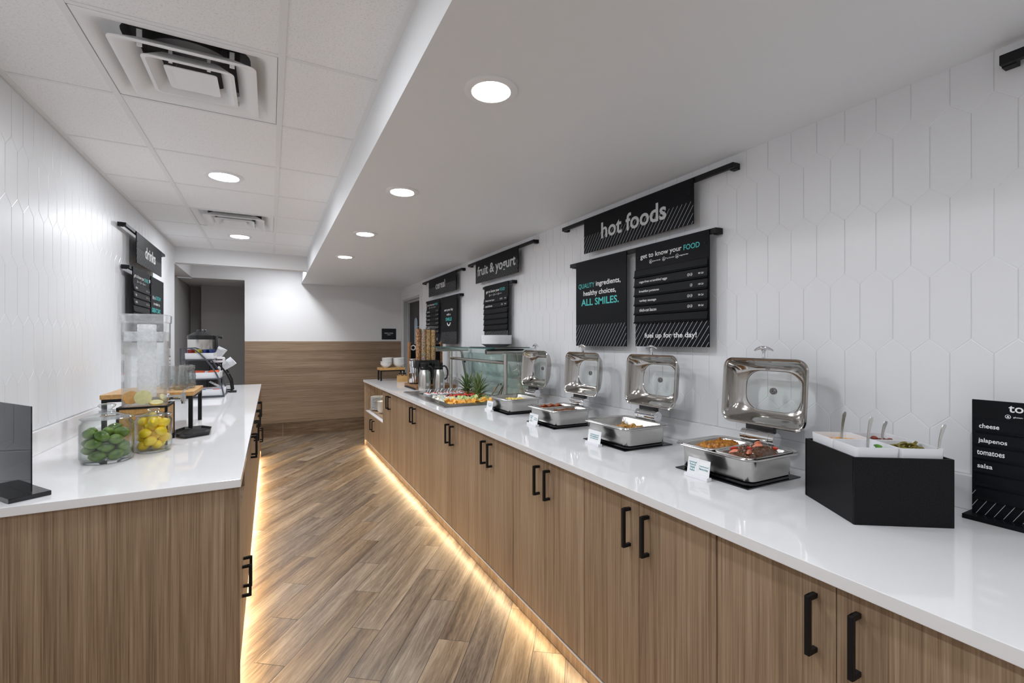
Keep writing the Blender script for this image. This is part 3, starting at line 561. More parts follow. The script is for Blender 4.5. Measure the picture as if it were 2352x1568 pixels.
# worktops and upstands
def rectl(xa, xb, ya, yb, z): return [(xa, ya, z), (xb, ya, z), (xb, yb, z), (xa, yb, z)]
wt = MB().loft([rectl(1.09, 1.873, -1.2, 6.31, .834), rectl(1.09, 1.873, -1.2, 6.31, ZT), rectl(1.262, 1.79, 3.45, 4.33, ZT), rectl(1.262, 1.79, 3.45, 4.33, .834), rectl(1.09, 1.873, -1.2, 6.31, .834)], False, False)
tag(wt.build('worktop', 'quartz', smooth=0, bevel=.0015), 'long white quartz worktop of the hot food counter along the right wall', 'worktop')
tag(MB().box(XL + .002, -.0966, 1.957, 6.22, .834, ZT).build('worktop', 'quartz', smooth=0, bevel=.002), 'white quartz worktop of the drinks counter along the left wall', 'worktop')
tag(MB().box(1.855, 1.8735, -1.2, 6.2, ZT + .0005, .967).build('backsplash', 'quartz', smooth=0, bevel=.0015), 'low white quartz upstand along the right tile wall', 'backsplash')
tag(MB().box(XL + .0025, XL + .02, 1.957, 6.19, ZT + .0005, .969).build('backsplash', 'quartz', smooth=0, bevel=.0015), 'low white quartz upstand along the left tile wall', 'backsplash')
# warm LED strips under the cabinet fronts
def led(x, y0, y1, label, ang):
    t = thing('led_strip', label, 'light strip', (x, (y0 + y1) / 2, .062)); h = (y1 - y0) / 2
    MB().box(-.005, .005, -h, h, .004, .012).build('channel', 'white_plastic', t, smooth=0)
    la = bpy.data.lights.new('led_light', 'AREA'); la.shape = 'RECTANGLE'; la.size = .008; la.size_y = 2 * h; la.energy = STRIP; la.color = (1.0, .77, .46)
    lo = bpy.data.objects.new('led_light', la); COL.objects.link(lo); lo.parent = t; lo.location = (0, 0, .0035); lo.rotation_euler = (0, ang, 0)
led(1.121, -1.0, 6.25, 'warm glowing strip under the hot food counter fronts', math.radians(68))
led(-.117, 2.0, 6.18, 'warm glowing strip under the drinks counter fronts', math.radians(-68))
# ------------------------------------------------------------------ hanging signs and menu boards
def mapR(y, x=1.82): return lambda a, b, n: (x - n, y - a, b)      # boards on the right wall, read looking at +x
def mapL(y, x=-.88): return lambda a, b, n: (x + n, y + a, b)      # boards on the left wall
def rail(mb, mp, a0, a1, b0, b1, deep=-.052):
    mbox(mb, mp, a0, a1, b0, b1, -.022, -.004)
    for a in (a0, a1 - .03): mbox(mb, mp, a, a + .03, b0 - .003, b1 + .001, deep, -.022)
def sign_root(name, label, mp, a, b, cat='sign', group=None): return thing(name, label, cat, mp(a, b, -.02), group=group)
def board(t, mp, a0, a1, b0, b1, th=.006):
    mb = MB(); mbox(mb, mp, a0, a1, b0, b1, -th + .002, .002); o = mb.build('panel', 'black_board', t, world=True, smooth=0, bevel=.0006, seg=1)
    sc = MB()
    for a in (a0 + .022, a1 - .022): sc.cyl(mp(a, b1 - .07 if b1 - b0 < .3 else b1 - .06, .002), mp(a, b1 - .07 if b1 - b0 < .3 else b1 - .06, .0045), .0045, 10)
    sc.build('screw', 'black_metal', t, world=True); return o
def lettering(t, mp, items, mat, n=.0027, bold=.02, name='lettering'):
    mb = MB()
    for (txt, a0, a1, b0, b1) in items: put_text(mb, mp, txt, a0, a1, b0, b1, n, bold)
    return mb.build(name, mat, t, world=True, smooth=0)
def stripe_part(t, mp, a0, a1, b0, b1, pitch=.0275, wid=.0024, lean=.72):
    mb = MB(); stripes(mb, mp, a0, a1, b0, b1, .0023, pitch, wid, lean); return mb.build('stripes', 'stripe_ink', t, world=True, smooth=0)
def header(label, mp, w, b0, b1, txt, ra, txtbox, bold=.02, mat='ink_gray', rb=None, group='black hanging header signs'):
    t = sign_root('header_sign', label, mp, w / 2, b0, group=group); board(t, mp, 0, w, b0, b1)
    rm = MB(); rail(rm, mp, ra[0], ra[1], *(rb or (b1 - .018, b1 + .006))); rm.build('hanging_rail', 'black_metal', t, world=True, smooth=0, bevel=.001, seg=1)
    stripe_part(t, mp, 0, w, b0, b0 + (b1 - b0) * .5)
    lettering(t, mp, [(txt, *txtbox)], mat, bold=bold); return t
GH = 'black hanging header signs'
mp = mapR(2.437); header('black header sign reading hot foods', mp, .878, 1.943, 2.165, 'hot foods', (-.265, 1.09), (.178, .706, 2.008, 2.108))
mp = mapR(4.23); header('black header sign reading fruit & yogurt', mp, .888, 1.946, 2.165, 'fruit & yogurt', (-.22, 1.133), (.045, .845, 1.985, 2.107))
mp = mapR(5.77); header('black header sign reading cereal', mp, .99, 1.944, 2.160, 'cereal', (-.3, 1.14), (.285, .63, 2.016, 2.106))
mp = mapL(4.30); header('black header sign reading drinks on the left wall', mp, .875, 1.955, 2.187, 'drinks', (-.255, 1.07), (.262, .625, 2.028, 2.122), mat='ink_white')
t = thing('sign_rail', 'end of a black hanging rail at the upper right corner of the view', 'sign', (1.85, .2, 2.15)); mp = mapR(.504)
rm = MB(); rail(rm, mp, 0, 1.35, 2.15, 2.178); rm.build('rail', 'black_metal', t, world=True, smooth=0, bevel=.001, seg=1)

def rail_thing(label, mp, a0, a1, b0, b1):
    t = thing('sign_rail', label, 'sign rail', mp((a0 + a1) / 2, b0, -.03)); rm = MB(); rail(rm, mp, a0, a1, b0, b1); rm.build('rail', 'black_metal', t, world=True, smooth=0, bevel=.001, seg=1)
def slat(t, mp, a0, a1, b0, b1, txt=None, marks=(), txtbox=None, cal=None):
    """one sloped menu slat with a lipped lower edge"""
    mb = MB(); pr = [(b0, .003), (b0, .0125), (b0 + .006, .0135), (b0 + .009, .0085), (b1 - .004, .0045), (b1, .0035), (b1, .003)]
    mb.loft([[mp(a0, b, n) for b, n in pr], [mp(a1, b, n) for b, n in pr]]); s = mb.build('menu_slat', 'black_slat', t, world=True, smooth=0)
    fn = lambda b: .0092 + (b - b0 - .009) / (b1 - b0 - .013) * (.0052 - .0092)
    m2 = lambda a, b, n: mp(a, b, fn(b))
    if txt or cal:
        lm = MB()
        if txt: put_text(lm, m2, txt, *txtbox, 0, .012)
        if cal: put_text(lm, m2, cal, a1 - .052, a1 - .022, b0 + .021, b0 + .030, 0, .02)
        for k in marks: ring_mark(lm, m2, a1 - k, b0 + .0255, .0075, 0, .0014); lm.add([m2(a1 - k - .003, b0 + .023, 0), m2(a1 - k + .003, b0 + .023, 0), m2(a1 - k + .002, b0 + .029, 0)], [(0, 1, 2)])
        lm.build('lettering', 'ink_white', s, world=True, smooth=0)
    return s
def get_to_know(t, mp, w, b1, word, boxw, boxt, iconb):
    """headline of a menu board with its row of three ringed diet symbols"""
    lettering(t, mp, [('get to know your', *boxw)], 'ink_white', bold=.014); lettering(t, mp, [(word, *boxt)], 'ink_teal', bold=.015)
    mb = MB()
    for i, (f, tx) in enumerate(((.24, 'gluten friendly'), (.43, '7+g of protein'), (.61, 'vegetarian'))):
        a = w * f; ring_mark(mb, mp, a, iconb, .011, .0027, .0018); mb.add([mp(a - .005, iconb - .005, .0027), mp(a + .005, iconb - .005, .0027), mp(a, iconb + .006, .0027)], [(0, 1, 2)])
        put_text(mb, mp, tx, a + .014, a + .07, iconb - .005, iconb + .004, .0027, .01)
    mb.build('diet_symbols', 'ink_white', t, world=True, smooth=0)
GM = 'black menu boards'
# hot foods pair
rail_thing('black rail holding the two hot foods menu boards', mapR(2.53), -.075, 1.095, 1.875, 1.899)
mp = mapR(2.525); t = sign_root('menu_board', 'black board reading QUALITY ingredients, healthy choices, ALL SMILES', mp, .245, 1.34, group=GM)
board(t, mp, 0, .492, 1.341, 1.893); stripe_part(t, mp, 0, .492, 1.341, 1.48)
lettering(t, mp, [('QUALITY', .03, .198, 1.712, 1.748)], 'ink_teal', bold=.004); lettering(t, mp, [('ingredients,', .213, .443, 1.711, 1.752), ('healthy choices,', .083, .402, 1.657, 1.699)], 'ink_white', bold=.015)
lettering(t, mp, [('ALL SMILES.', .06, .428, 1.602, 1.647)], 'ink_teal', bold=.02)
mp = mapR(1.958); t = sign_root('menu_board', 'large black hot foods menu board listing eggs, potatoes, sausage and bacon', mp, .245, 1.34, group=GM)
board(t, mp, 0, .49, 1.343, 1.897); stripe_part(t, mp, 0, .49, 1.343, 1.469); lettering(t, mp, [('fuel up for the day!', .072, .42, 1.382, 1.417)], 'ink_white', n=.003, bold=.022)
get_to_know(t, mp, .49, 1.897, 'FOOD', (.04, .328, 1.818, 1.852), (.34, .437, 1.823, 1.850), 1.802)
bs = [1.7685, 1.7235, 1.6715, 1.6195, 1.568, 1.5175, 1.470]; tp = [1.782] + [b - .001 for b in bs[:-1]]
rows = {2: ('cage-free scrambled eggs', (.035, .238), 1.689, 1.706, (.11, .093), '90 Cal'), 3: ('breakfast potatoes', (.035, .182), 1.638, 1.655, (.093,), '140 Cal'), 4: ('turkey sausage', (.037, .162), 1.590, 1.606, (.11, .093), '90 Cal'), 5: ('thick-cut bacon', (.037, .163), 1.542, 1.556, (.11, .093), '90 Cal')}
for i in range(1, 7):
    r = rows.get(i)
    if r: slat(t, mp, -.004, .484, bs[i], bs[i - 1], r[0], r[4], (*r[1], bs[i] + .017, bs[i] + .034), r[5])
    else: slat(t, mp, -.004, .484, bs[i], bs[i - 1])
# fruit & yogurt menu
rail_thing('short black rail holding the fruit & yogurt menu board', mapR(4.03), -.04, .575, 1.872, 1.896)
mp = mapR(4.02); t = sign_root('menu_board', 'black menu board under the fruit & yogurt sign, behind a stack of plates', mp, .25, 1.34, group=GM)
board(t, mp, 0, .5, 1.343, 1.897); stripe_part(t, mp, 0, .5, 1.343, 1.469, pitch=.024)
get_to_know(t, mp, .5, 1.897, 'FOOD', (.04, .328, 1.818, 1.852), (.34, .437, 1.823, 1.850), 1.802)
for i in range(7):
    b1 = 1.776 - i * .0505; r = {0: ('Chobani Greek Yogurt', (.035, .235), (.135, .118, .1), '90 Cal'), 1: ('seasonal berries', (.037, .19), (.11, .093), '45 Cal')}.get(i)
    if i == 6: slat(t, mp, -.004, .49, 1.47, b1 + .0)  # lowest empty slat
    elif r: slat(t, mp, -.004, .49, b1 - .0495, b1, r[0], r[2], (*r[1], b1 - .034, b1 - .016), r[3])
    else: slat(t, mp, -.004, .49, b1 - .0495, b1)
# cereal pair
rail_thing('black rail holding the two cereal boards', mapR(5.88), -.03, 1.2, 1.872, 1.896)
mp = mapR(5.86); t = sign_root('menu_board', 'black cereal menu board partly behind the cereal tubes', mp, .25, 1.34, group=GM)
board(t, mp, 0, .515, 1.341, 1.895); get_to_know(t, mp, .515, 1.895, 'FOOD', (.035, .325, 1.818, 1.852), (.335, .445, 1.823, 1.850), 1.802)
for i, nm in enumerate(('raisin bran', 'fruit rings', 'oat rings', 'granola mix', 'corn flakes', 'oatmeal')):
    b1 = 1.778 - i * .0515; slat(t, mp, -.004, .50, b1 - .0505, b1, nm, (.093,), (.035, .15, b1 - .036, b1 - .019), '120 Cal')
mb = MB(); ring_mark(mb, mp, .43, 1.40, .016, .0027, .006); mb.build('symbol', 'ink_white', t, world=True, smooth=0)
mp = mapR(5.27); t = sign_root('menu_board', 'black board reading start your day with a SMILE', mp, .25, 1.34, group=GM)
board(t, mp, 0, .515, 1.341, 1.895); stripe_part(t, mp, 0, .515, 1.341, 1.481, pitch=.026)
lettering(t, mp, [('start your day', .105, .395, 1.716, 1.752), ('with a', .182, .316, 1.671, 1.697)], 'ink_white', bold=.015); lettering(t, mp, [('SMILE', .152, .352, 1.608, 1.647)], 'ink_teal', bold=.02)
mb = MB(); k = 14
arc = [(.257 + .062 * math.cos(PI + PI * i / k), 1.588 + .040 * math.sin(PI + PI * i / k)) for i in range(k + 1)]; ins = [(.257 + .040 * math.cos(PI + PI * i / k), 1.588 + .023 * math.sin(PI + PI * i / k)) for i in range(k + 1)]
mb.add([mp(a, b, .0027) for a, b in arc + ins], [(i, i + 1, k + 2 + i, k + 1 + i) for i in range(k)]); mb.build('smile_mark', 'ink_white', t, world=True, smooth=0)
# drinks pair on the left wall
rail_thing('black rail holding the two drinks boards on the left wall', mapL(4.2), -.07, 1.1, 1.888, 1.912)
mp = mapL(4.2); t = sign_root('menu_board', 'black drinks menu board with coffee, tea and milk slats on the left wall', mp, .25, 1.36, group=GM)
board(t, mp, 0, .5, 1.36, 1.914); get_to_know(t, mp, .5, 1.914, 'DRINKS', (.022, .325, 1.834, 1.868), (.335, .468, 1.838, 1.868), 1.817)
for i in range(8):
    b1 = 1.795 - i * .0525; r = {0: 'coffee', 1: 'tea', 2: 'milk'}.get(i)
    if b1 - .052 < 1.36: break
    if r: slat(t, mp, 0, .495, b1 - .0515, b1, r, (.11, .093), (.045, .105 if len(r) > 3 else .085, b1 - .036, b1 - .018), '5 Cal')
    else: slat(t, mp, 0, .495, b1 - .0515, b1)
mp = mapL(4.765); t = sign_root('menu_board', "black board reading it's a GOOD DAY to make it a GREAT DAY", mp, .25, 1.36, group=GM)
board(t, mp, 0, .5, 1.36, 1.914)
lettering(t, mp, [("it's a", .05, .15, 1.728, 1.762), ('to make it a', .09, .335, 1.681, 1.706)], 'ink_white', bold=.015); lettering(t, mp, [('GOOD DAY', .165, .375, 1.730, 1.762)], 'ink_teal', bold=.01); lettering(t, mp, [('GREAT DAY.', .025, .37, 1.617, 1.655)], 'ink_teal', bold=.03)
# small plaque on the end wall
mp = lambda a, b, n: (1.563 + a, YB - n, b)
t = thing('wall_plaque', 'small navy EMPLOYEES ONLY plaque on the far white wall', 'sign', (1.677, YB, 1.40))
mb = MB(); mbox(mb, mp, 0, .228, 1.402, 1.576, .0005, .006); mb.build('plate', 'sign_navy', t, world=True, smooth=0, bevel=.001, seg=1)
lettering(t, mp, [('EMPLOYEES', .045, .18, 1.492, 1.512), ('ONLY', .085, .142, 1.468, 1.485)], 'ink_white', n=.0065, bold=0)
# toppings sign standing on the worktop
mp = mapR(.55, 1.79); t = thing('menu_stand', 'black counter sign listing cheese, jalapenos, tomatoes and salsa at the right edge', 'sign', (1.79, .42, ZT), group=None)
mb = MB(); mbox(mb, mp, -.012, .26, ZT, ZT + .0135, -.04, .032); mb.build('base', 'black_board', t, world=True, smooth=0, bevel=.001, seg=1)
mb = MB(); mbox(mb, mp, 0, .235, ZT + .0135, 1.204, -.004, .0005); mb.build('panel', 'black_board', t, world=True, smooth=0, bevel=.0005, seg=1)
sm = MB(); stripes(sm, mp, 0, .235, ZT + .015, .945, .0008, .0185, .0012, .55)
m3 = lambda a, b, n: mp(a, ZT + .0137, .001 + (ZT + .0135 - b) ); sb = MB()
for k in range(13): sb.add([mp(.006 + .0185 * k, ZT + .0139, .002), mp(.0072 + .0185 * k, ZT + .0139, .002), mp(.0202 + .0185 * k, ZT + .0139, .030), mp(.019 + .0185 * k, ZT + .0139, .030)], [(0, 1, 2, 3)])
sm.build('stripes', 'stripe_ink', t, world=True, smooth=0)
sb.build('base_stripes', P('stripe_dim', (.07, .075, .08), .5), t, world=True, smooth=0)
lettering(t, mp, [('toppings', .074, .185, 1.169, 1.197)], 'ink_white', n=.001, bold=.014)
mb = MB(); ring_mark(mb, mp, .073, 1.1635, .0058, .001, .0011); mb.add([mp(.0695, 1.161, .001), mp(.0765, 1.161, .001), mp(.073, 1.167, .001)], [(0, 1, 2)]); put_text(mb, mp, 'gluten friendly', .083, .125, 1.1605, 1.1655, .001, .012); mb.build('diet_symbols', 'ink_white', t, world=True, smooth=0)
for i, (nm, a, w, bb_) in enumerate((('cheese', .016, .041, 1.125), ('jalapenos', .0145, .058, 1.084), ('tomatoes', .0115, .056, 1.049), ('salsa', .0125, .031, 1.0115), (None,) * 4, (None,) * 4)):
    b0 = 1.1135 - .0385 * i; s = MB(); a0 = .009 if i not in (2, 3) else .005; pr = [(b0, .0006), (b0, .007), (b0 + .004, .0078), (b0 + .007, .0045), (b0 + .032, .002), (b0 + .0375, .0018), (b0 + .0375, .0006)]
    s.loft([[mp(a0, b, n) for b, n in pr], [mp(.228, b, n) for b, n in pr]]); so = s.build('menu_slat', 'black_slat', t, world=True, smooth=0)
    if nm: lettering(so, lambda a_, b_, n_, b0=b0: mp(a_, b_, .0052 - (b_ - b0 - .007) * .1), [(nm, a, a + w, bb_ if nm != 'jalapenos' else bb_ - .003, bb_ + .0125)], 'ink_white', bold=.014)
# ------------------------------------------------------------------ chafing dishes
def rr3(w, h, r, z, cx=0, cy=0, n=6): return [(cx + a, cy + b, z) for a, b in rrect(w, h, r, n)]
GC = 'open square chafing dishes'
def chafer(y, label, split):
    X0 = 1.575; t = thing('chafing_dish', label, 'chafing dish', (X0, y, ZT + .0045), group=GC)
    # local: x toward the wall, y along the counter, z up from the induction plate
    MB().loft([rr3(.238, .292, .03, 0), rr3(.246, .30, .03, .004), rr3(.246, .30, .03, .012)]).build('base_skirt', 'black_gloss', t)
    wp = MB().loft([rr3(.236, .29, .028, .0125), rr3(.246, .30, .032, .018), rr3(.25, .304, .034, .084), rr3(.252, .306, .034, .090)], cap1=False)
    wp.loft([rr3(.252, .306, .034, .090), rr3(.288, .348, .05, .0915), rr3(.296, .356, .053, .094), rr3(.298, .358, .054, .097), rr3(.294, .354, .052, .0995), rr3(.284, .344, .048, .099), rr3(.278, .338, .046, .0965), rr3(.262, .322, .04, .096)], False, False)
    wp.build('water_pan', 'steel_pan', t, smooth=50)
    pans = [(0, 0, .25, .31)] if not split else [(0, .078, .25, .15), (0, -.078, .25, .15)]
    for (cx, cy, w, h) in pans:
        MB().loft([rr3(w + .012, h + .006, .03, .0972, cx, cy), rr3(w + .010, h + .005, .03, .0995, cx, cy), rr3(w - .018, h - .022, .026, .0995, cx, cy), rr3(w - .026, h - .030, .024, .096, cx, cy), rr3(w - .034, h - .038, .022, .058, cx, cy), rr3(w - .05, h - .054, .02, .052, cx, cy)], False, True).build('food_pan', 'stainless', t, smooth=50)
    # rear spring hinge
    hz = .122; hx = .150
    hm = MB().cyl((hx, -.070, hz), (hx, .070, hz), .026, 32); hm.cyl((hx, -.0715, hz), (hx, -.0695, hz), .004, 12)
    hm.cyl((hx, -.050, hz), (hx, -.046, hz), .028, 28).cyl((hx, .046, hz), (hx, .050, hz), .028, 28); h = hm.build('hinge', 'chrome', t)
    MB().box(hx - .012, hx + .012, -.05, .05, .0975, hz - .012).build('hinge_bracket', 'steel_dark', h, bevel=.002)
    MB().box(hx - .004, hx + .018, -.058, .058, hz + .0225, hz + .047).build('hinge_arm', 'black_plastic', h, bevel=.002)
    # raised lid: frame opens toward the aisle, dome toward the wall, leaning back a little
    zl, hl, wl_ = hz + .043, .268, .354; zc = zl + hl / 2
    def lp(a, b, d): return (hx + .006 + d + (b + hl / 2) * .075, a, zc + b)
    def lr(w, h, r, d, cb=0, n=7): return [lp(a, b + cb, d) for a, b in rrect(w, h, r, n)]
    lm = MB().loft([lr(wl_ - .012, hl - .012, .038, .004), lr(wl_, hl, .042, -.001), lr(wl_ + .002, hl + .002, .043, -.006), lr(wl_ - .006, hl - .006, .04, -.010), lr(wl_ - .018, hl - .018, .036, -.008), lr(wl_ - .026, hl - .026, .034, 0),
                    lr(wl_ - .034, hl - .034, .036, .012), lr(wl_ - .052, hl - .05, .05, .038), lr(wl_ - .085, hl - .08, .062, .056), lr(wl_ - .116, hl - .098, .066, .062), lr(wl_ - .124, hl - .104, .064, .0625), lr(wl_ - .128, hl - .108, .063, .066)], False, False)
    lm.loft([lr(wl_ - .128, hl - .108, .063, .066), lr(wl_ - .120, hl - .10, .066, .0655), lr(wl_ - .08, hl - .076, .062, .0595), lr(wl_ - .046, hl - .044, .05, .040), lr(wl_ - .012, hl - .012, .038, .004)], False, False)
    lid = lm.build('lid', 'polished', t, smooth=45)
    wn = MB(); loops = []
    for s, d in ((1, .0655), (.85, .070), (.6, .0745), (.3, .077), (.05, .0775)): loops.append([lp(a * s, b * s, d) for a, b in rrect(wl_ - .122, hl - .102, .065, 7)])
    wn.loft(loops, False, True); wn.build('window', 'lid_glass', lid, smooth=60)
    p = Vector(lp(.0, 0, .0765)); q = Vector(lp(.0, 0, .068)); bm_ = MB().cyl(p, q, .0135, 24).cyl(q, q - Vector((.002, 0, 0)), .011, 24, r2=.009); bm_.build('window_bolt', 'bolt_grey', lid)
    MB().cyl(q - Vector((.0022, 0, 0)), q - Vector((.003, 0, 0)), .0022, 10).build('bolt_hole', 'black_plastic', lid)
    b0 = Vector(lp(0, hl / 2, .0)); hb = MB()
    hb.loft([[(b0.x + a, b0.y + b, b0.z + z) for a, b in rrect(w1, w2, .003, 3)] for z, w1, w2 in ((-.002, .014, .016), (.008, .009, .011), (.024, .008, .011), (.036, .010, .02))])
    pts = [(b0.x - .004 * (1 - abs(k) / 6) , b0.y + k * .0066, b0.z + .044 - .012 * (k / 6) ** 2) for k in range(-6, 7)]
    hb.tube(pts, [.003 + .0042 * (1 - (abs(k) / 6) ** 2) for k in range(-6, 7)], 12); hb.build('lid_handle', 'chrome', lid, smooth=50)
    lg = MB(); lg.cyl(lp(-.004, hl / 2 - .042, .0285), lp(-.004, hl / 2 - .042, .03), .0045, 12); lg.cyl(lp(.005, hl / 2 - .042, .0285), lp(.005, hl / 2 - .042, .03), .0045, 12); lg.build('maker_stamp', 'bolt_grey', lid)
    return t
CH = [(1.155, 'nearest open chafing dish, with french toast bake and strawberries', True), (1.768, 'second open chafing dish from the front, holding seasoned potatoes', False), (2.362, 'third open chafing dish from the front, holding bacon and sausage', True), (2.945, 'farthest open chafing dish, with scrambled eggs beside the fruit well', False)]
for (y, lb, sp), pl in zip(CH, ('nearest black glass induction plate, under the french toast chafer', 'black glass induction plate under the potato chafer', 'black glass induction plate under the bacon chafer', 'farthest black glass induction plate, under the egg chafer')):
    tag(MB().prism([(-.153, -.158), (.153, -.158), (.153, .158), (-.153, .158)], 0, .004).build('induction_plate', 'black_gloss', smooth=0, bevel=.001, seg=1), pl, 'hot plate', 'black induction plates on the worktop', loc=(1.589, y + .007, ZT + .0003))
    chafer(y, lb, sp)
ZF = ZT + .0045 + .0525     # floor of the food pans
# ---- foods in the chafers
rnd = random.Random(11)
def blob_mesh(name, mat, r, seed, rough=.25, n=10, m=7, sc=(1, 1, 1)):
    rg = random.Random(seed); w = [rg.uniform(-1, 1) for _ in range(9)]
    fn = lambda p: 1 + rough * (math.sin(p.x * 3 + w[0] * 4) * w[1] + math.sin(p.y * 4 + w[2] * 4) * w[3] + math.sin(p.z * 3.5 + w[4] * 4) * w[5] + .5 * math.sin((p.x + p.y) * 7 + w[6] * 5) * w[7])
    return MB().ball((0, 0, 0), r * sc[0], r * sc[1], r * sc[2], n, m, fn).build(name, mat, smooth=45)
def scatter(protos, spots, label, cat, group, rotall=True, seed=3, scale=(.85, 1.15)):
    rg = random.Random(seed)
    for i, (x, y, z) in enumerate(spots):
        p = protos[i % len(protos)]; o = p if i < len(protos) else dup(p)
        s = rg.uniform(*scale); o.scale = (s, s, s)
        tag(o, label, cat, group, loc=(x, y, z), rot=(rg.uniform(0, 6.28), rg.uniform(0, 6.28), rg.uniform(0, 6.28)) if rotall else (rg.uniform(-.25, .25), rg.uniform(-.25, .25), rg.uniform(0, 6.28)))
def pile_surface(name, mat, cx, cy, w, h, z0, amp, seed, label, cat, kind='stuff', g=26, mound=.6):
    """a loose heap seen as one mass: a bumpy mound filling a rectangle"""
    rg = random.Random(seed); mb = MB(); vs = []; fs = []
    for i in range(g + 1):
        for j in range(g + 1):
            u, v = i / g * 2 - 1, j / g * 2 - 1; e = max(abs(u), abs(v)); hgt = (1 - e ** 4) ** .5 * mound if e < 1 else 0
            vs.append((cx + u * w / 2, cy + v * h / 2, z0 + amp * hgt + (rg.uniform(0, amp * .5) if e < .97 else 0)))
    for i in range(g):
        for j in range(g): a = i * (g + 1) + j; fs.append((a, a + g + 1, a + g + 2, a + 1))
    o = mb.add(vs, fs).build(name, mat, smooth=70); tag(o, label, cat); 
    if kind: o['kind'] = kind
    return o
def mass(name, mat, cx, cy, w, h, z0, amp, seed, label, cat, freq=55, rough=.5, mound=.75, g=56):
    """a baked or scrambled mass: one lumpy heap with rounded edges"""
    mb = MB(); vs = []; fs = []
    for i in range(g + 1):
        for j in range(g + 1):
            u, v = i / g * 2 - 1, j / g * 2 - 1; e = min(1, (abs(u) ** 3 + abs(v) ** 3) ** (1 / 3)); x, y = cx + u * w / 2, cy + v * h / 2
            q = MN.fractal(Vector((x * freq, y * freq, seed)), 1.0, 2.1, 4); c = 1 - abs(MN.noise(Vector((x * freq * .55, y * freq * .55, seed + 7)))) * 1.6
            vs.append((x, y, z0 + amp * (1 - e ** 7) ** .5 * (mound + rough * (.55 * q + .45 * c))))
    for i in range(g):
        for j in range(g): a = i * (g + 1) + j; fs.append((a, a + g + 1, a + g + 2, a + 1))
    o = mb.add(vs, fs).build(name, mat, smooth=75); tag(o, label, cat)['kind'] = 'stuff'; return o
# eggs
mass('scrambled_eggs', 'egg', 1.575, 2.93, .18, .20, ZF, .030, 3, 'loose heap of yellow scrambled eggs in the farthest chafing dish', 'eggs', 95, .8)
# potatoes
def tater(seed):
    rg = random.Random(seed); mb = MB(); k = lambda: rg.uniform(.5, 1.0); s = .0135; mb.box(-s, s, -s * .8, s * .8, -s * .6, s * .6); mb.v = [(x * k(), y * k(), z * k()) for x, y, z in mb.v]; return mb.build('potato_chunk', 'potato', smooth=50, bevel=.003)
scatter([tater(20 + i) for i in range(6)], drop_pack(95, .0085, lambda r: (1.590 + max(-.085, min(.085, r.gauss(0, .04))), 1.740 + max(-.1, min(.1, r.gauss(0, .046)))), ZF, 12, 8), 'browned chunk of breakfast potato in the second chafing dish', 'potato', 'seasoned potato chunks', scale=(.7, 1.25))
# bacon strips (far half pan) and sausage patties/links (near half pan)
def bacon_strip(seed):
    rg = random.Random(seed); n = 16; pts = [(-.075 + .15 * i / n, 0.004 * math.sin(i * .9 + seed), .006 * math.sin(i * 1.15 + seed * 2)) for i in range(n + 1)]
    return MB().ribbon(pts, (0, 1, .15 * rg.uniform(-1, 1)), [.024 + .004 * math.sin(i * 1.7 + seed) for i in range(n + 1)], .0028).build('bacon_strip', 'bacon', smooth=60)
for i in range(9):
    tag(bacon_strip(i), 'crisp red-brown bacon strip in the far half of the third chafing dish', 'bacon', 'bacon strips', loc=(1.575 + rnd.uniform(-.015, .015), 2.412 + (.0125 * i) % .058, ZF + .022 + .0055 * (i % 5)), rot=(rnd.uniform(-.5, .5), 0, rnd.uniform(-.2, .2)))
for i in range(12):
    l = MB(); l.tube([(-.038 + .076 * k / 8, .006 * math.sin(k * .4 + i), .003 * math.sin(k)) for k in range(9)], [.004, .0092, .0105, .011, .011, .011, .0105, .0092, .004], 10)
    tag(l.build('sausage_link', 'sausage', smooth=60), 'browned sausage link in the near half of the third chafing dish', 'sausage', 'sausage links', loc=(1.53 + .045 * (i % 3), 2.253 + .0205 * ((i // 3) % 4), ZF + .020 + .011 * (i % 2)), rot=(0, rnd.uniform(-.1, .1), rnd.uniform(-.22, .22)))
# french toast bake and the glazed dish with strawberries
mass('french_toast_bake', 'toast', 1.575, 1.232, .214, .110, ZF + .010, .038, 12, 'orange-brown caramel french toast bake in the back half of the nearest chafing dish', 'french toast', 60, .7, .7)
mass('glazed_bake', 'glaze_dark', 1.575, 1.077, .214, .110, ZF + .012, .042, 21, 'dark glossy baked dish in the near half of the nearest chafing dish', 'baked dish', 70, .55, .85)
def berry_wedge(s=1, mat='berry_cut'):
    mb = MB(); loops = []
    for k in range(7):
        u = k / 6; r = .012 * math.sin(PI * min(1, .18 + u * .78)) ** .8; loops.append([(-.018 + .036 * u, r * .45 * math.cos(a), r * math.sin(a) if math.sin(a) > 0 else r * .25 * math.sin(a)) for a in [2 * PI * j / 12 for j in range(12)]])
    mb.loft(loops); return mb.xf(Matrix.Scale(s, 4)).build('strawberry_wedge', mat, smooth=50)
for i, (x, y, dz, rz) in enumerate(((1.515, 1.112, .052, 1.9), (1.505, 1.045, .050, .3), (1.60, 1.080, .058, 2.4), (1.648, 1.046, .050, 1.2), (1.645, 1.112, .056, 2.9), (1.488, 1.095, .046, 2.2), (1.545, 1.075, .055, 1.0))):
    tag(berry_wedge(.95 if i != 1 else 1.25, 'berry_cut' if i % 3 else 'strawberry'), 'cut strawberry wedge on the dark bake in the nearest chafing dish', 'strawberry', 'strawberry wedges on the bake', loc=(x, y, ZF + dz + .001), rot=(.5 * (i % 3 - 1), .2, rz))

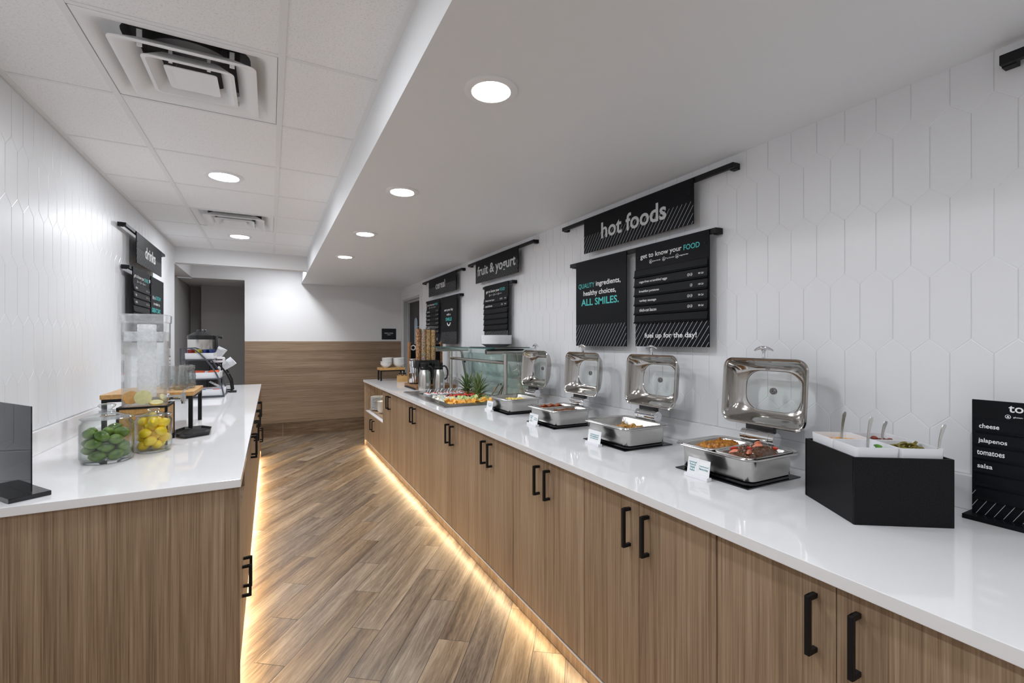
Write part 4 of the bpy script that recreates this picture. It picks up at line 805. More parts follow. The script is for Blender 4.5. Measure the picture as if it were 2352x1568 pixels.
# ---- tent cards
GT = 'white food name cards'
def card(y, w, label, cols, x=1.398, rz=.0):
    t = thing('name_card', label, 'sign card', (x, y, ZT + .0004), rz, GT)
    mpc = lambda a, b, n: (-n + .16 * b, w / 2 - a, b)
    MB().prism([(-.011, -w / 2 - .003), (.013, -w / 2 - .003), (.013, w / 2 + .003), (-.011, w / 2 + .003)], 0, .012).build('card_holder', 'white_plastic', t, smooth=0, bevel=.001)
    mb = MB(); mbox(mb, mpc, 0, w, .006, .069, -.0018, 0); mb.build('card', 'white_card', t, smooth=0)
    lm = MB()
    for (a0, a1, lines) in cols:
        n = len(lines); hgt = .0082 if n > 1 else .009; top = .040 + n * .0045
        for i, (tx, f) in enumerate(lines):
            c = (a0 + a1) / 2; hw = (a1 - a0) / 2 * f; put_text(lm, mpc, tx, c - hw, c + hw, top - i * .0098 - .0075, top - i * .0098 + (0.0005 if tx[0] in 'fbtdl' else -.0008), .0004, .018)
    lm.build('lettering', 'ink_deep_teal', t, smooth=0)
    if len(cols) > 1:
        om = MB()
        for (a0, a1, _) in cols:
            pts = [(a0 + (a1 - a0) / 2 + px_, .040 + py_) for px_, py_ in rrect(a1 - a0 + .006, .05, .004, 3)]; q = inset(pts, .0005); k = len(pts)
            if len(q) == k: om.add([mpc(a, b, .0003) for a, b in pts + q], [(i, (i + 1) % k, k + (i + 1) % k, k + i) for i in range(k)])
        om.build('outline', P('outline_grey', (.55, .58, .60), .5) if 'outline_grey' not in M else 'outline_grey', t, smooth=0)
card(1.181, .098, 'white card reading caramel french toast bake and regional favorite', [(.006, .040, [('caramel', 1), ('french', .82), ('toast', .66), ('bake', .62)]), (.053, .092, [('regional', 1), ('favorite', .98)])])
card(1.799, .098, 'white card reading seasoned breakfast potatoes', [(.018, .082, [('seasoned', 1), ('breakfast', 1), ('potatoes', .95)])])
card(2.386, .098, 'white card reading smoked bacon and turkey sausage', [(.008, .040, [('smoked', 1), ('thick', .75), ('cut', .45), ('bacon', .85)]), (.054, .092, [('turkey', .85), ('sausage', 1)])])
card(3.047, .098, 'white card reading cage-free scrambled eggs', [(.016, .084, [('cage-free', 1), ('scrambled', 1), ('eggs', .5)])], x=1.415)

# ------------------------------------------------------------------ topping box
t = thing('topping_box', 'square black box holding four white topping bins', 'condiment box', (1.4245, .6775, ZT + .0005), math.radians(-33.6)); sB = .2535
MB().box(0, sB, 0, .006, 0, .186).box(0, sB, sB - .006, sB, 0, .186).box(0, .006, .006, sB - .006, 0, .186).box(sB - .006, sB, .006, sB - .006, 0, .186).box(.006, sB - .006, .006, sB - .006, 0, .006).build('box_shell', 'black_box', t, smooth=0, bevel=.0012)
MB().box(.0065, sB - .0065, .0065, sB - .0065, .118, .124).build('rack', 'black_plastic', t, smooth=0)
R_ = Matrix.Translation(t.location) @ Matrix.Rotation(math.radians(-33.6), 4, 'Z')
BIN = {}
for (i, j), lb in {(0, 0): 'white topping bin at the front corner of the black box, with a green leaf', (1, 0): 'white topping bin with jalapeno slices in the black box', (0, 1): 'white topping bin with shredded cheese in the black box', (1, 1): 'white topping bin with red salsa at the back of the black box'}.items():
    c = .0125 + .057 + i * .1145, .0125 + .057 + j * .1145; h = .1135
    mb = MB().loft([rr3(h - .02, h - .02, .01, .1245, *c), rr3(h - .006, h - .006, .01, .13, *c), rr3(h, h, .008, .2105, *c), rr3(h - .006, h - .006, .007, .2105, *c), rr3(h - .012, h - .012, .008, .155, *c), rr3(h - .03, h - .03, .008, .150, *c)]).xf(Matrix.Rotation(math.radians(-33.6), 4, 'Z'))
    tag(mb.build('topping_bin', 'white_plastic', smooth=35), lb, 'bin', 'white bins in the black topping box', loc=t.location); BIN[i, j] = R_ @ Vector((c[0], c[1], .151))
def in_bin(key, n, r, seed, tries=12, lim=.043):
    b = BIN[key]; ca, sa = math.cos(math.radians(-33.6)), math.sin(math.radians(-33.6))
    def smp(q): u, v = q.uniform(-lim, lim), q.uniform(-lim, lim); return b.x + u * ca - v * sa, b.y + u * sa + v * ca
    return drop_pack(n, r, smp, b.z, tries, seed)
cm = MB(); rg = random.Random(2)
for (x, y, z) in in_bin((0, 1), 210, .0042, 31, 5):
    a, tl = rg.uniform(0, PI), rg.uniform(-.5, .5); d = Vector((math.cos(a), math.sin(a), tl)) * .011; cm.ribbon([Vector((x, y, z + .019)) - d, Vector((x, y, z + .0205)), Vector((x, y, z + .019)) + d], (0, 0, 1), .0025, .0022)
tag(cm.build('shredded_cheese', 'cheese', smooth=0), 'orange shredded cheese in a white topping bin', 'cheese')['kind'] = 'stuff'
sm = MB()
for (x, y, z) in in_bin((1, 1), 90, .0062, 33, 6): sm.ball((x, y, z + .016), .0095, .0085, .006, 8, 6, lambda p: 1 + .2 * math.sin(p.x * 8 + x * 500))
tag(sm.build('salsa', 'salsa_red', smooth=60), 'chunky red salsa in the back white topping bin', 'salsa')['kind'] = 'stuff'
def jal(seed):
    rg = random.Random(seed); mb = MB(); r = .0145 * rg.uniform(.85, 1.1); mb.lathe([(r * .62, -.0028), (r, -.0032), (r * 1.03, 0), (r, .0032), (r * .62, .0028), (r * .58, 0), (r * .62, -.0028)], n=18); return mb.build('jalapeno_slice', 'jalapeno', smooth=40)
for i, (x, y, z) in enumerate(in_bin((1, 0), 24, .0075, 35, 8, .036)):
    q = random.Random(i); tag(jal(i), 'olive green pickled jalapeno slice in a white topping bin', 'jalapeno', 'jalapeno slices', loc=(x, y, z + .030), rot=(q.uniform(-.9, .9), q.uniform(-.9, .9), q.uniform(0, 3)))
b = BIN[0, 0]; mb = MB(); mb.loft([[(b.x + .03 + u * .016 * w, b.y - .02 + .012 * u, b.z + .030 + .028 * v - .004 * u * u) for u in (-1, -.5, 0, .5, 1)] for v, w in ((0, .4), (.4, 1), (.75, .8), (1, .1))], False, False, False); 
lf = mb.build('leaf', 'green_leaf', smooth=60); sd = lf.modifiers.new('s', 'SOLIDIFY'); sd.thickness = .001; tag(lf, 'single green leaf in the front white topping bin', 'leaf')
def spoon(name, loc, tip, label, mat='stainless', wmax=.0115, length=None):
    """serving spoon standing in a bin: bowl at loc, handle end at tip"""
    a, bq = Vector(loc), Vector(tip); d = bq - a; side = d.cross(Vector((.47, .88, 0))).normalized(); n = 14
    bow = d.cross(side).normalized(); t = thing(name, label, 'spoon', a, group='serving spoons in the topping bins')
    pts = [d * (i / n) + bow * (-.006 * math.sin(PI * i / n)) for i in range(n + 1)]
    wd = [.006 + .0015 * math.sin(i) * 0 if i < 7 else .006 + (wmax - .006) * ((i - 6) / (n - 6)) ** 1.2 for i in range(n + 1)]; wd[-1] = wmax * .62
    MB().ribbon(pts, side, wd, .0022).build('handle', mat, t, smooth=50)
    MB().ball((-d.normalized() * .0), .012, .009, .016, 12, 8).xf(Matrix.Translation((0, 0, .008))).build('bowl', mat, t, smooth=60)
spoon('serving_spoon', (1.590, .790, 1.035), (1.5975, .786, 1.1496), 'steel spoon standing in the shredded cheese bin')
spoon('serving_spoon', (1.524, .690, 1.030), (1.534, .685, 1.152), 'steel spoon standing in the front corner bin with the green leaf')
spoon('serving_spoon', (1.680, .723, 1.035), (1.692, .717, 1.1226), 'steel spoon leaning in the red salsa bin')
spoon('serving_spoon', (1.636, .571, 1.040), (1.651, .563, 1.1404), 'dark-reflecting steel spoon leaning in the jalapeno bin')
# ------------------------------------------------------------------ chilled fruit well and sneeze guard
t = thing('fruit_well', 'stainless drop-in chilled well full of cut fruit', 'food well', (1.52, 3.9, ZT + .0003))
fr = MB(); x0, x1, y0, y1 = 1.165, 1.835, 3.318, 4.522; a0, a1, b0, b1 = 1.268, 1.784, 3.456, 4.324
def rectl(xa, xb, ya, yb, z): return [(xa, ya, z), (xb, ya, z), (xb, yb, z), (xa, yb, z)]
fr.loft([rectl(x0, x1, y0, y1, ZT + .0005), rectl(x0, x1, y0, y1, ZT + .006), rectl(x0 + .004, x1 - .004, y0 + .004, y1 - .004, ZT + .009), rectl(a0 - .012, a1 + .012, b0 - .012, b1 + .012, ZT + .009), rectl(a0, a1, b0, b1, ZT + .004), rectl(a0, a1, b0, b1, .735), rectl(a0 + .01, a1 - .01, b0 + .01, b1 - .01, .73)], False, True)
fr.build('rim_and_basin', 'steel_dark', t, world=True, smooth=0)
PANS = [(1.275, 1.778, 4.075, 4.318), (1.275, 1.778, 3.865, 4.068), (1.275, 1.778, 3.665, 3.858), (1.275, 1.778, 3.463, 3.658)]
for (xa, xb, ya, yb) in PANS:
    MB().loft([rectl(xa, xb, ya, yb, .845), rectl(xa, xb, ya, yb, .848), rectl(xa + .01, xb - .01, ya + .01, yb - .01, .848), rectl(xa + .016, xb - .016, ya + .016, yb - .016, .812)], False, True).build('fruit_pan', 'stainless', t, world=True, smooth=0)
def in_rect(xa, xb, ya, yb): return lambda r: (r.uniform(xa, xb), r.uniform(ya, yb))
def chunk(name, mat, s, seed):
    rg = random.Random(seed); mb = MB(); k = lambda: rg.uniform(.62, 1.0)
    mb.box(-s, s, -s, s, -s * .8, s * .8); mb.v = [(x * k(), y * k(), z * k()) for x, y, z in mb.v]; return mb.build(name, mat, smooth=0, bevel=s * .18)
wm = [chunk('melon_chunk', 'white_melon', .021, 60 + i) for i in range(5)]
scatter(wm, drop_pack(38, .0155, in_rect(1.295, 1.43, 3.69, 4.03), .834, 12, 41), 'pale white melon chunk at the aisle side of the fruit well', 'melon', 'white melon chunks')
hd = [chunk('honeydew_chunk', 'honeydew', .0215, 70 + i) for i in range(5)]
scatter(hd, drop_pack(46, .0165, in_rect(1.40, 1.755, 3.69, 3.845), .834, 14, 42), 'pale green honeydew chunk in the fruit well', 'melon', 'honeydew chunks')
cl = [chunk('cantaloupe_chunk', 'cantaloupe', .0225, 80 + i) for i in range(5)]
scatter(cl, drop_pack(56, .0165, in_rect(1.30, 1.755, 3.495, 3.645), .834, 14, 43), 'orange cantaloupe chunk in the nearest row of the fruit well', 'melon', 'cantaloupe chunks')
st = [blob_mesh('strawberry', 'strawberry', .0165, 90 + i, .15, sc=(1, 1, 1.15)) for i in range(4)]
sp = drop_pack(44, .0135, in_rect(1.45, 1.755, 3.885, 4.045), .852, 12, 44); scatter(st, sp, 'red strawberry in the berry row of the fruit well', 'strawberry', 'strawberries in the fruit well')
bl = [MB().ball((0, 0, 0), .0075, n=10, m=7).build('blueberry', 'blueberry')]
scatter(bl, drop_pack(34, .0075, in_rect(1.45, 1.75, 3.9, 4.04), .852, 10, 45, [(a, b, c, .0135) for a, b, c in sp]), 'dark blueberry among the strawberries in the fruit well', 'blueberry', 'blueberries in the fruit well')
# yogurt cups with white spoons at the back of the well
def yogurt_cup(loc, label, rz):
    t = thing('yogurt_cup', label, 'yogurt cup', loc, rz, 'yogurt cups at the far side of the fruit well')
    MB().lathe([(.0005, 0), (.022, 0), (.031, .05), (.033, .051), (.031, .052), (.0295, .044), (.0005, .044)], n=20).build('cup', 'white_plastic', t)
    MB().ball((0, 0, .048), .027, .027, .010, 14, 6).build('yogurt', 'yogurt', t)
    bb = MB(); rg = random.Random(int(loc[0] * 1000)); [bb.ball((rg.uniform(-.016, .016), rg.uniform(-.016, .016), .056), .006, n=8, m=6) for _ in range(4)]; bb.build('berries', 'strawberry', t)
    MB().ribbon([(-.004 + .03 * k / 5, .004, .046 + .048 * k / 5) for k in range(6)], (0, 1, 0), [.007, .006, .006, .008, .010, .008], .0018).build('spoon', 'white_plastic', t)
k = 0
for i in range(7):
    for j in range(2):
        yogurt_cup((1.315 + .068 * i, 4.24 - .075 * j + (i % 2) * .004, .823), 'white cup of yogurt with berries and a white spoon in the fruit well', .3 * math.sin(k * 2.1)); k += 1
def crown(loc, label, seed, s=1.0):
    t = thing('pineapple_crown', label, 'pineapple', loc); rg = random.Random(seed); mb = MB()
    for i in range(34):
        a = i * 2.399; f = i / 34; tilt = 1.05 - .95 * f + rg.uniform(-.12, .12); Ln = s * (.075 + .085 * f) * rg.uniform(.85, 1.15); w = s * .033 * (1 - .3 * f); L_ = []; R = []; C = []
        for q in range(6):
            u = q / 5; tt = tilt + .35 * (u - .35) * (1 if f < .7 else .3); rr = Ln * u * math.sin(tt) + .012; zz = .012 + .055 * f * s + Ln * u * math.cos(tt) * 1.0; ww = w * (1 - u) ** .6 * (1 if q else .8) / 2 + .0004
            c = Vector((rr * math.cos(a), rr * math.sin(a), zz)); sd = Vector((-math.sin(a), math.cos(a), 0)); up = Vector((-math.cos(a), -math.sin(a), .6)) * ww * .5
            L_.append(c + sd * ww + up); C.append(c); R.append(c - sd * ww + up)
        mb.loft([[l, c, r] for l, c, r in zip(L_, C, R)], False, False, False)
    o = mb.build('leaves', 'leaf_green', t, smooth=60); sd = o.modifiers.new('s', 'SOLIDIFY'); sd.thickness = .0014
    MB().lathe([(.0005, -.03), (.026 * s, -.03), (.03 * s, 0), (.018 * s, .05), (.0005, .07)], n=16).build('base', 'jalapeno', t)
crown((1.655, 4.055, .872), 'leafy pineapple crown farther back in the fruit well', 3, 1.0)
crown((1.645, 3.765, .872), 'leafy pineapple crown nearest the tongs in the fruit well', 8, 1.08)
for i, (ya, yb, lb) in enumerate(((3.63, 3.455, 'pair of dark serving tongs leaning farther from the near post'), (3.455, 3.37, 'pair of dark serving tongs leaning right beside the near post'))):
    t = thing('serving_tongs', lb, 'tongs', (1.70, ya, .868), group='serving tongs in the fruit well'); dy = yb - ya
    for k, o in ((0, 0), (1, -.09 + i * .02)): MB().ribbon([(0.012 * k, o * .95 + dy * u * (1 - .18 * k), .015 + .135 * u - .008 * k) for u in (0, .35, .7, 1)], (1, 0, 0), [.006, .009, .010, .007], .0025).build('arm', 'steel_dark', t)
    MB().ball((.006, dy - .02, .146), .007, n=10, m=6).build('pivot', 'black_plastic', t)
t = thing('serving_spoon', 'steel spoon lying with its handle up in the berries', 'spoon', (1.46, 4.0, .882)); MB().ribbon([(0, 0, 0), (.03, -.004, .018), (.075, -.008, .042), (.10, -.01, .05)], (0, 1, 0), [.006, .006, .009, .008], .002).build('handle', 'chrome', t); MB().ball((-.012, 0, 0), .018, .012, .006, 12, 6).build('bowl', 'chrome', t)

t = thing('sneeze_guard', 'stainless tube sneeze guard with tinted glass over the fruit well', 'sneeze guard', (1.66, 3.87, ZT))
YA, YZ = 3.275, 4.49
for y, xx in ((YA, 1.668), (YZ, 1.653)):
    MB().cyl((xx, y, ZT + .010), (xx, y, 1.272), .0163, 24).build('post', 'stainless', t, world=True); MB().cyl((xx, y, ZT + .0095), (xx, y, ZT + .014), .03, 28).build('post_flange', 'stainless', t, world=True)
    a = MB().cyl((1.497, y, 1.289), (1.838, y, 1.289), .0215, 28); a.build('top_arm', 'stainless', t, world=True); MB().cyl((1.4945, y, 1.289), (1.4972, y, 1.289), .0205, 28).build('end_cap', 'chrome', t, world=True)
    MB().cyl((1.768, y - .002, 1.275), (1.838, y - .002, ZT + .012), .0125, 20).build('back_brace', 'stainless', t, world=True)
MB().cyl((1.662, YA + .014, 1.199), (1.653, YZ - .012, 1.199), .0150, 24).build('cross_rail', 'stainless', t, world=True)
MB().ball((1.80, YZ - .018, 1.16), .010, n=12, m=8).build('clamp_knob', 'black_plastic', t, world=True)
MB().loft([[(1.752, y, 1.262), (1.757, y, 1.262), (1.828, y, .886), (1.823, y, .886)] for y in (YA - .13, YZ - .02)]).build('glass_panel', 'green_glass', t, world=True, smooth=0)
MB().box(1.488, 1.845, YA - .17, YZ + .13, 1.3125, 1.3205).build('glass_shelf', 'shelf_glass', t, world=True, smooth=0)
MB().box(1.4865, 1.4878, YA - .17, YZ + .13, 1.3125, 1.3205).build('glass_edge', 'edge_teal', t, world=True, smooth=0)
tag(MB().prism(rrect(.335, .46, .01, 3), 0, .004).build('serving_mat', 'dark_rubber', smooth=0), 'thin black mat on the glass shelf of the sneeze guard', 'mat', loc=(1.668, 3.40, 1.3208))
# plates
def plate(name, r, mat='plate_white'):
    return MB().lathe([(.0005, 0), (r * .62, 0), (r * .66, .002), (r * .97, .0165), (r, .0185), (r * .985, .0205), (r * .66, .006), (r * .6, .0045), (.0005, .0045)], n=48).build(name, mat, smooth=50)
p0 = None
def deep_plate(name, r):
    return MB().lathe([(.0005, 0), (r * .66, 0), (r * .70, .002), (r * .97, .022), (r, .0235), (r, .0312), (r * .985, .032), (r * .955, .027), (r * .68, .0065), (.0005, .005)], n=56).build(name, 'plate_white', smooth=35)
p9 = None
for i in range(9):
    o = p9 = deep_plate('dinner_plate', .133) if i == 0 else dup(p9)
    tag(o, 'white plate in the stack on top of the glass sneeze guard', 'plate', 'plates on the sneeze guard', loc=(1.716, 3.545, 1.3254 + .0083 * i))
p0 = None
for i in range(15):
    o = p0 = plate('dinner_plate', .133) if i == 0 else dup(p0); tag(o, 'white plate in the tall stack on the open shelf', 'plate', 'plates on the open shelf', loc=(1.272, 6.06, .4808 + .0112 * i))
def bowl(name, r, h, mat='porcelain'):
    return MB().lathe([(.0005, .001), (r * .42, 0), (r * .44, .005), (r * .72, h * .3), (r * .92, h * .68), (r, h), (r * .96, h * 1.0), (r * .88, h * .68), (r * .66, h * .33), (.0005, .012)], n=40).build(name, mat, smooth=50)
p1 = None
for i in range(5):
    o = p1 = bowl('soup_bowl', .078, .062) if i == 0 else dup(p1)
    tag(o, 'white bowl in the stack beside the plates on the open shelf', 'bowl', 'bowls on the open shelf', loc=(1.235, 5.76, .4808 + .0225 * i))
# bowl riser
def riser(name, label, x0, x1, y0, y1, z0, z1, z2, leg, cat='riser'):
    t = thing(name, label, cat, ((x0 + x1) / 2, (y0 + y1) / 2, ZT + .0003))
    MB().box(x0, x1, y0, y1, z1, z2).build('top_board', 'bamboo', t, world=True, smooth=0, bevel=.004)
    m = .006
    for a in (x0 + m, x1 - m - leg):
        for b in (y0 + m, y1 - m - leg): MB().box(a, a + leg, b, b + leg, z0 + .0005, z1 - leg * .8).build('leg', 'black_metal', t, world=True, smooth=0, bevel=.001)
    f = MB(); k = z1 - leg * .8
    for a, b, c, d in ((x0 + m, x1 - m, y0 + m, y0 + m + leg), (x0 + m, x1 - m, y1 - m - leg, y1 - m), (x0 + m, x0 + m + leg, y0 + m + leg, y1 - m - leg), (x1 - m - leg, x1 - m, y0 + m + leg, y1 - m - leg)): f.box(a, b, c, d, k, z1 - .0003)
    f.build('frame', 'black_metal', t, world=True, smooth=0); return t
riser('bowl_riser', 'small wood-topped riser with black legs under the cereal bowls', 1.24, 1.565, 5.97, 6.16, ZT, .999, 1.032, .018)
pb = None
for (cx, cy, n, lb) in ((1.325, 6.02, 2, 'white cereal bowl in the low front stack on the riser'), (1.362, 6.105, 4, 'white cereal bowl in the back stack on the riser'), (1.492, 6.03, 4, 'white cereal bowl in the right-hand stack on the riser')):
    for i in range(n):
        o = pb = bowl('cereal_bowl', .0735, .058) if pb is None else dup(pb)
        tag(o, lb, 'bowl', 'cereal bowls on the riser', loc=(cx, cy, 1.0325 + .022 * i))
# condiment box
t = thing('condiment_box', 'small wood box of shakers between the bowl riser and the dispensers', 'condiment box', (1.475, 5.77, ZT + .0003)); MB().box(-.058, .058, -.05, -.044, 0, .075).box(-.058, .058, .044, .05, 0, .075).box(-.058, -.052, -.044, .044, 0, .075).box(.052, .058, -.044, .044, 0, .075).box(-.052, .052, -.044, .044, 0, .006).build('box', 'bamboo', t, smooth=0)
for i in range(4):
    t = thing('shaker', 'small amber shaker jar with a black cap in the wood box', 'shaker', (1.451 + .048 * (i % 2), 5.748 + .044 * (i // 2), ZT + .0068), group='shakers in the wood box')
    MB().lathe([(.0005, 0), (.019, 0), (.0195, .075), (.015, .085), (.0005, .085)], n=18).build('jar', 'granola', t); MB().lathe([(.0165, .0852), (.0165, .105), (.0005, .106)], n=18).build('cap', 'black_plastic', t)
# milk canister
t = thing('milk_dispenser', 'fluted chrome canister left of the cereal tubes', 'dispenser', (1.425, 5.04, .9003)); n = 96
def fl(r, z): return [((r + .0022 * math.cos(i * 2 * PI / 6)) * math.cos(2 * PI * i / n), (r + .0022 * math.cos(i * 2 * PI / 6)) * math.sin(2 * PI * i / n), z) for i in range(n)]
MB().loft([fl(.055, .01), fl(.058, .016), fl(.058, .252), fl(.056, .256)]).build('body', 'chrome', t, smooth=60)
MB().lathe([(.0005, .257), (.061, .257), (.0625, .262), (.0625, .276), (.058, .281), (.0005, .283)]).build('lid', 'chrome', t); MB().lathe([(.0005, 0), (.06, 0), (.06, .0098), (.0005, .0098)]).build('foot', 'black_plastic', t)
tp = MB().cyl((.04, -.045, .2), (.062, -.07, .2), .012, 16).cyl((.060, -.068, .225), (.060, -.068, .165), .009, 14); tp.build('tap', 'black_plastic', t)
# cereal dispenser
t = thing('cereal_dispenser', 'wood-based cereal dispenser with four tall clear tubes', 'cereal dispenser', (1.56, 4.93, ZT + .0003))
MB().box(1.35, 1.79, 4.705, 5.19, ZT + .0005, .899).build('base', 'walnut', t, world=True, smooth=0, bevel=.002)
g = MB(); g.box(1.325, 1.3495, 4.71, 5.10, ZT + .0005, ZT + .008)
for i in range(26): g.box(1.326, 1.3485, 4.713 + .015 * i, 4.720 + .015 * i, ZT + .008, ZT + .012)
g.build('drip_grille', 'dark_rubber', t, world=True, smooth=0)
MB().box(1.405, 1.76, 5.152, 5.170, .8995, 1.34).build('back_panel', 'black_board', t, world=True, smooth=0)
for a, b in ((1.385, 1.4048), (1.7602, 1.78)): MB().box(a, b, 5.12, 5.19, .8995, 1.362).build('side_post', 'walnut', t, world=True, smooth=0, bevel=.002)
mb = MB(); ring_mark(mb, lambda a, b, n: (1.44 + a, 5.151 - n, 1.30 + b), 0, 0, .032, .0002, .013, 24); mb.build('emblem', 'ink_white', t, world=True, smooth=0)
MB().loft([[(1.512 + a, 4.89 + b, z) for a, b in rrect(.27, .13, .03, 5)] for z in (1.085, 1.160)] + [[(1.512 + a, 4.89 + b, 1.166) for a, b in rrect(.26, .12, .03, 5)]]).build('dispensing_head', 'black_plastic', t, world=True)
MB().loft([[(1.56 + a, 4.96 + b, z) for a, b in rrect(.16, .09, .02, 4)] for z in (.8995, 1.085)]).build('pedestal', 'black_plastic', t, world=True)
kn = MB()
for i in range(4): x = 1.4235 + .055 * i; kn.cyl((x, 4.822, 1.12), (x, 4.795, 1.12), .016, 16).box(x - .004, x + .004, 4.785, 4.796, 1.10, 1.14)
kn.build('turn_knob', 'black_gloss', t, world=True)
for i, c in enumerate(('granola', 'fruit_rings', 'oat_rings', 'oat_rings')):
    x = 1.4235 + .0551 * i; tb = MB().cyl((x, 4.89, 1.1665), (x, 4.89, 1.528), .0272, 28, r2=.0274, caps=False).build('cereal_tube', 'cereal_tube', t, world=True)
    MB().cyl((x, 4.89, 1.167), (x, 4.89, 1.508 - .004 * i), .0268, 28).build('cereal', c, tb, world=True)['kind'] = 'stuff'
    MB().cyl((x, 4.89, 1.5285), (x, 4.89, 1.5345), .0278, 28).build('tube_lid', 'tank_lid', tb, world=True)
# thermal carafes
def carafe(x, y, label):
    t = thing('thermal_carafe', label, 'carafe', (x, y, ZT + .0003), -math.radians(27.8), 'thermal carafes')
    MB().lathe([(.0005, 0), (.058, 0), (.0615, .004), (.0625, .03), (.062, .15), (.056, .183), (.047, .205), (.045, .212), (.0005, .212)]).build('body', 'brushed_body', t, smooth=50)
    MB().lathe([(.0005, .2125), (.044, .2125), (.0445, .236), (.041, .240), (.0415, .262), (.043, .268), (.042, .283), (.0005, .285)]).build('lid', 'black_plastic', t, smooth=35)
    sp_ = MB().loft([[(-.038, -.016, .215), (-.038, .016, .215), (-.038, .016, .236), (-.038, -.016, .236)], [(-.058, -.007, .232), (-.058, .007, .232), (-.058, .007, .240), (-.058, -.007, .240)]]); sp_.build('spout', 'black_plastic', t)
    pts = [(.038, 0, .246), (.058, 0, .250), (.078, 0, .236), (.091, 0, .205), (.093, 0, .165), (.084, 0, .13), (.07, 0, .112), (.061, 0, .108)]
    MB().tube(pts, [.009, .0095, .009, .0085, .008, .008, .008, .007], 12).build('handle', 'black_plastic', t, smooth=60)
    an = math.radians(-48); lb = MB(); vs = []
    for z in (.05, .078):
        for q in range(5): aa = an + (q - 2) * .12; vs.append((.0629 * math.cos(aa), .0629 * math.sin(aa), z))
    lb.add(vs, [(i, i + 1, i + 6, i + 5) for i in range(4)]).build('paper_label', 'white_card', t)
carafe(1.412, 4.622, 'steel thermal carafe standing nearest the aisle')
carafe(1.566, 4.622, 'steel thermal carafe standing beside the sneeze guard post')
# ------------------------------------------------------------------ drinks counter
t = thing('sign_holder', 'smoked acrylic sign holder on a black base at the left edge', 'sign holder', (-.721, 1.989, ZT + .0004), math.radians(36.2))
MB().box(0, .1, 0, .262, 0, .0145).build('base', 'black_gloss', t, smooth=0, bevel=.0008, seg=1)
MB().box(.0515, .0545, .004, .254, .0148, .297).build('panel', 'smoke_acrylic', t, smooth=0)
MB().box(.0513, .0547, .0022, .0038, .0148, .297).build('panel_edge', 'black_gloss', t, smooth=0)
# fruit jars
def jar(x, y, r, zr, zk, label):
    t = thing('glass_jar', label, 'jar', (x, y, ZT + .0003), group='lidded glass fruit jars')
    MB().lathe([(.0005, 0), (r * .84, 0), (r * .93, .006), (r, .022), (r, zr - .028), (r * .985, zr - .018), (r * .9, zr - .008), (r * .885, zr - .003), (r * .92, zr), (r * .92, zr + .002), (r * .86, zr + .001), (r * .85, zr - .006), (r * .95, zr - .019), (r * .965, zr - .03), (r * .965, .024), (r * .88, .010), (.0005, .008)], n=64).build('jar_body', 'jar_glass', t, smooth=60)
    k = zk - zr; MB().lathe([(.0005, zr + .007), (r * .8, zr + .004), (r * .97, zr + .0035), (r * .985, zr + .006), (r * .93, zr + .009), (r * .6, zr + k * .28), (r * .34, zr + k * .40), (r * .26, zr + k * .48), (r * .33, zr + k * .52), (r * .30, zr + k * .56), (r * .19, zr + k * .60), (r * .20, zr + k * .66), (r * .32, zr + k * .80), (r * .34, zr + k * .90), (r * .26, zr + k * .98), (.0005, zr + k)], n=56).build('lid', 'jar_lid_glass', t, smooth=60)
    return t
jar(-.615, 2.525, .09, .178, .243, 'larger lidded glass jar filled with limes')
jar(-.480, 2.653, .071, .163, .198, 'smaller lidded glass jar filled with lemons')
def citrus(name, mat, rx, rl, tip):
    return MB().ball((0, 0, 0), rx, rx, rl, 18, 14, lambda p: 1 + tip * max(0, (abs(p.z) - .86) / .14) ** 1.5).build(name, mat, smooth=70)
def disc(cx, cy, R): 
    def f(r):
        a, q = r.uniform(0, 2 * PI), R * math.sqrt(r.random()); return cx + q * math.cos(a), cy + q * math.sin(a)
    return f
rg = random.Random(21); pr = None
for i, (x, y, z) in enumerate(drop_pack(26, .0212, disc(-.615, 2.525, .0605), ZT + .010, 70, 52)):
    o = pr = citrus('lime', 'lime_skin', .0208, .0275, .10) if pr is None else dup(pr)
    tag(o, 'green lime inside the larger glass jar', 'lime', 'limes in the glass jar', loc=(x, y, z), rot=(rg.uniform(1.1, 2.0), rg.uniform(-.4, .4), rg.uniform(0, 6.28)))
pr = None
for i, (x, y, z) in enumerate(drop_pack(19, .0208, disc(-.480, 2.653, .0425), ZT + .010, 70, 54)):
    o = pr = citrus('lemon', 'lemon_skin', .0212, .0265, .14) if pr is None else dup(pr)
    tag(o, 'yellow lemon inside the smaller glass jar', 'lemon', 'lemons in the glass jar', loc=(x, y, z), rot=(rg.uniform(1.1, 2.0), rg.uniform(-.4, .4), rg.uniform(0, 6.28)))
# water dispenser
t = thing('water_dispenser', 'tall clear acrylic water dispenser with lemon slices on a wood base', 'water dispenser', (-.543, 2.864, ZT + .0003))
X0, X1, Y0, Y1, Z1 = -.642, -.446, 2.766, 2.962, 1.057
bx = MB().box(X0 + .004, X1 - .004, Y0 + .004, Y1 - .004, ZT + .03, Z1 - .008); bx.build('wood_base', 'bamboo', t, world=True, smooth=0)
fm = MB(); q = .011
for a in (X0, X1 - q):
    for b in (Y0, Y1 - q): fm.box(a, a + q, b, b + q, ZT + .0004, Z1 - .009)
for z in (Z1 - .0088,):
    for a, b, c, d in ((X0, X1, Y0, Y0 + q), (X0, X1, Y1 - q, Y1), (X0, X0 + q, Y0 + q, Y1 - q), (X1 - q, X1, Y0 + q, Y1 - q)): fm.box(a, b, c, d, z, Z1)
fm.build('base_frame', 'black_metal', t, world=True, smooth=0, bevel=.001)
cx, cy, w, d = -.5445, 2.866, .165, .172
def tk(w_, d_, z): return [(cx + a, cy + b, z) for a, b in rrect(w_, d_, .008, 3)]
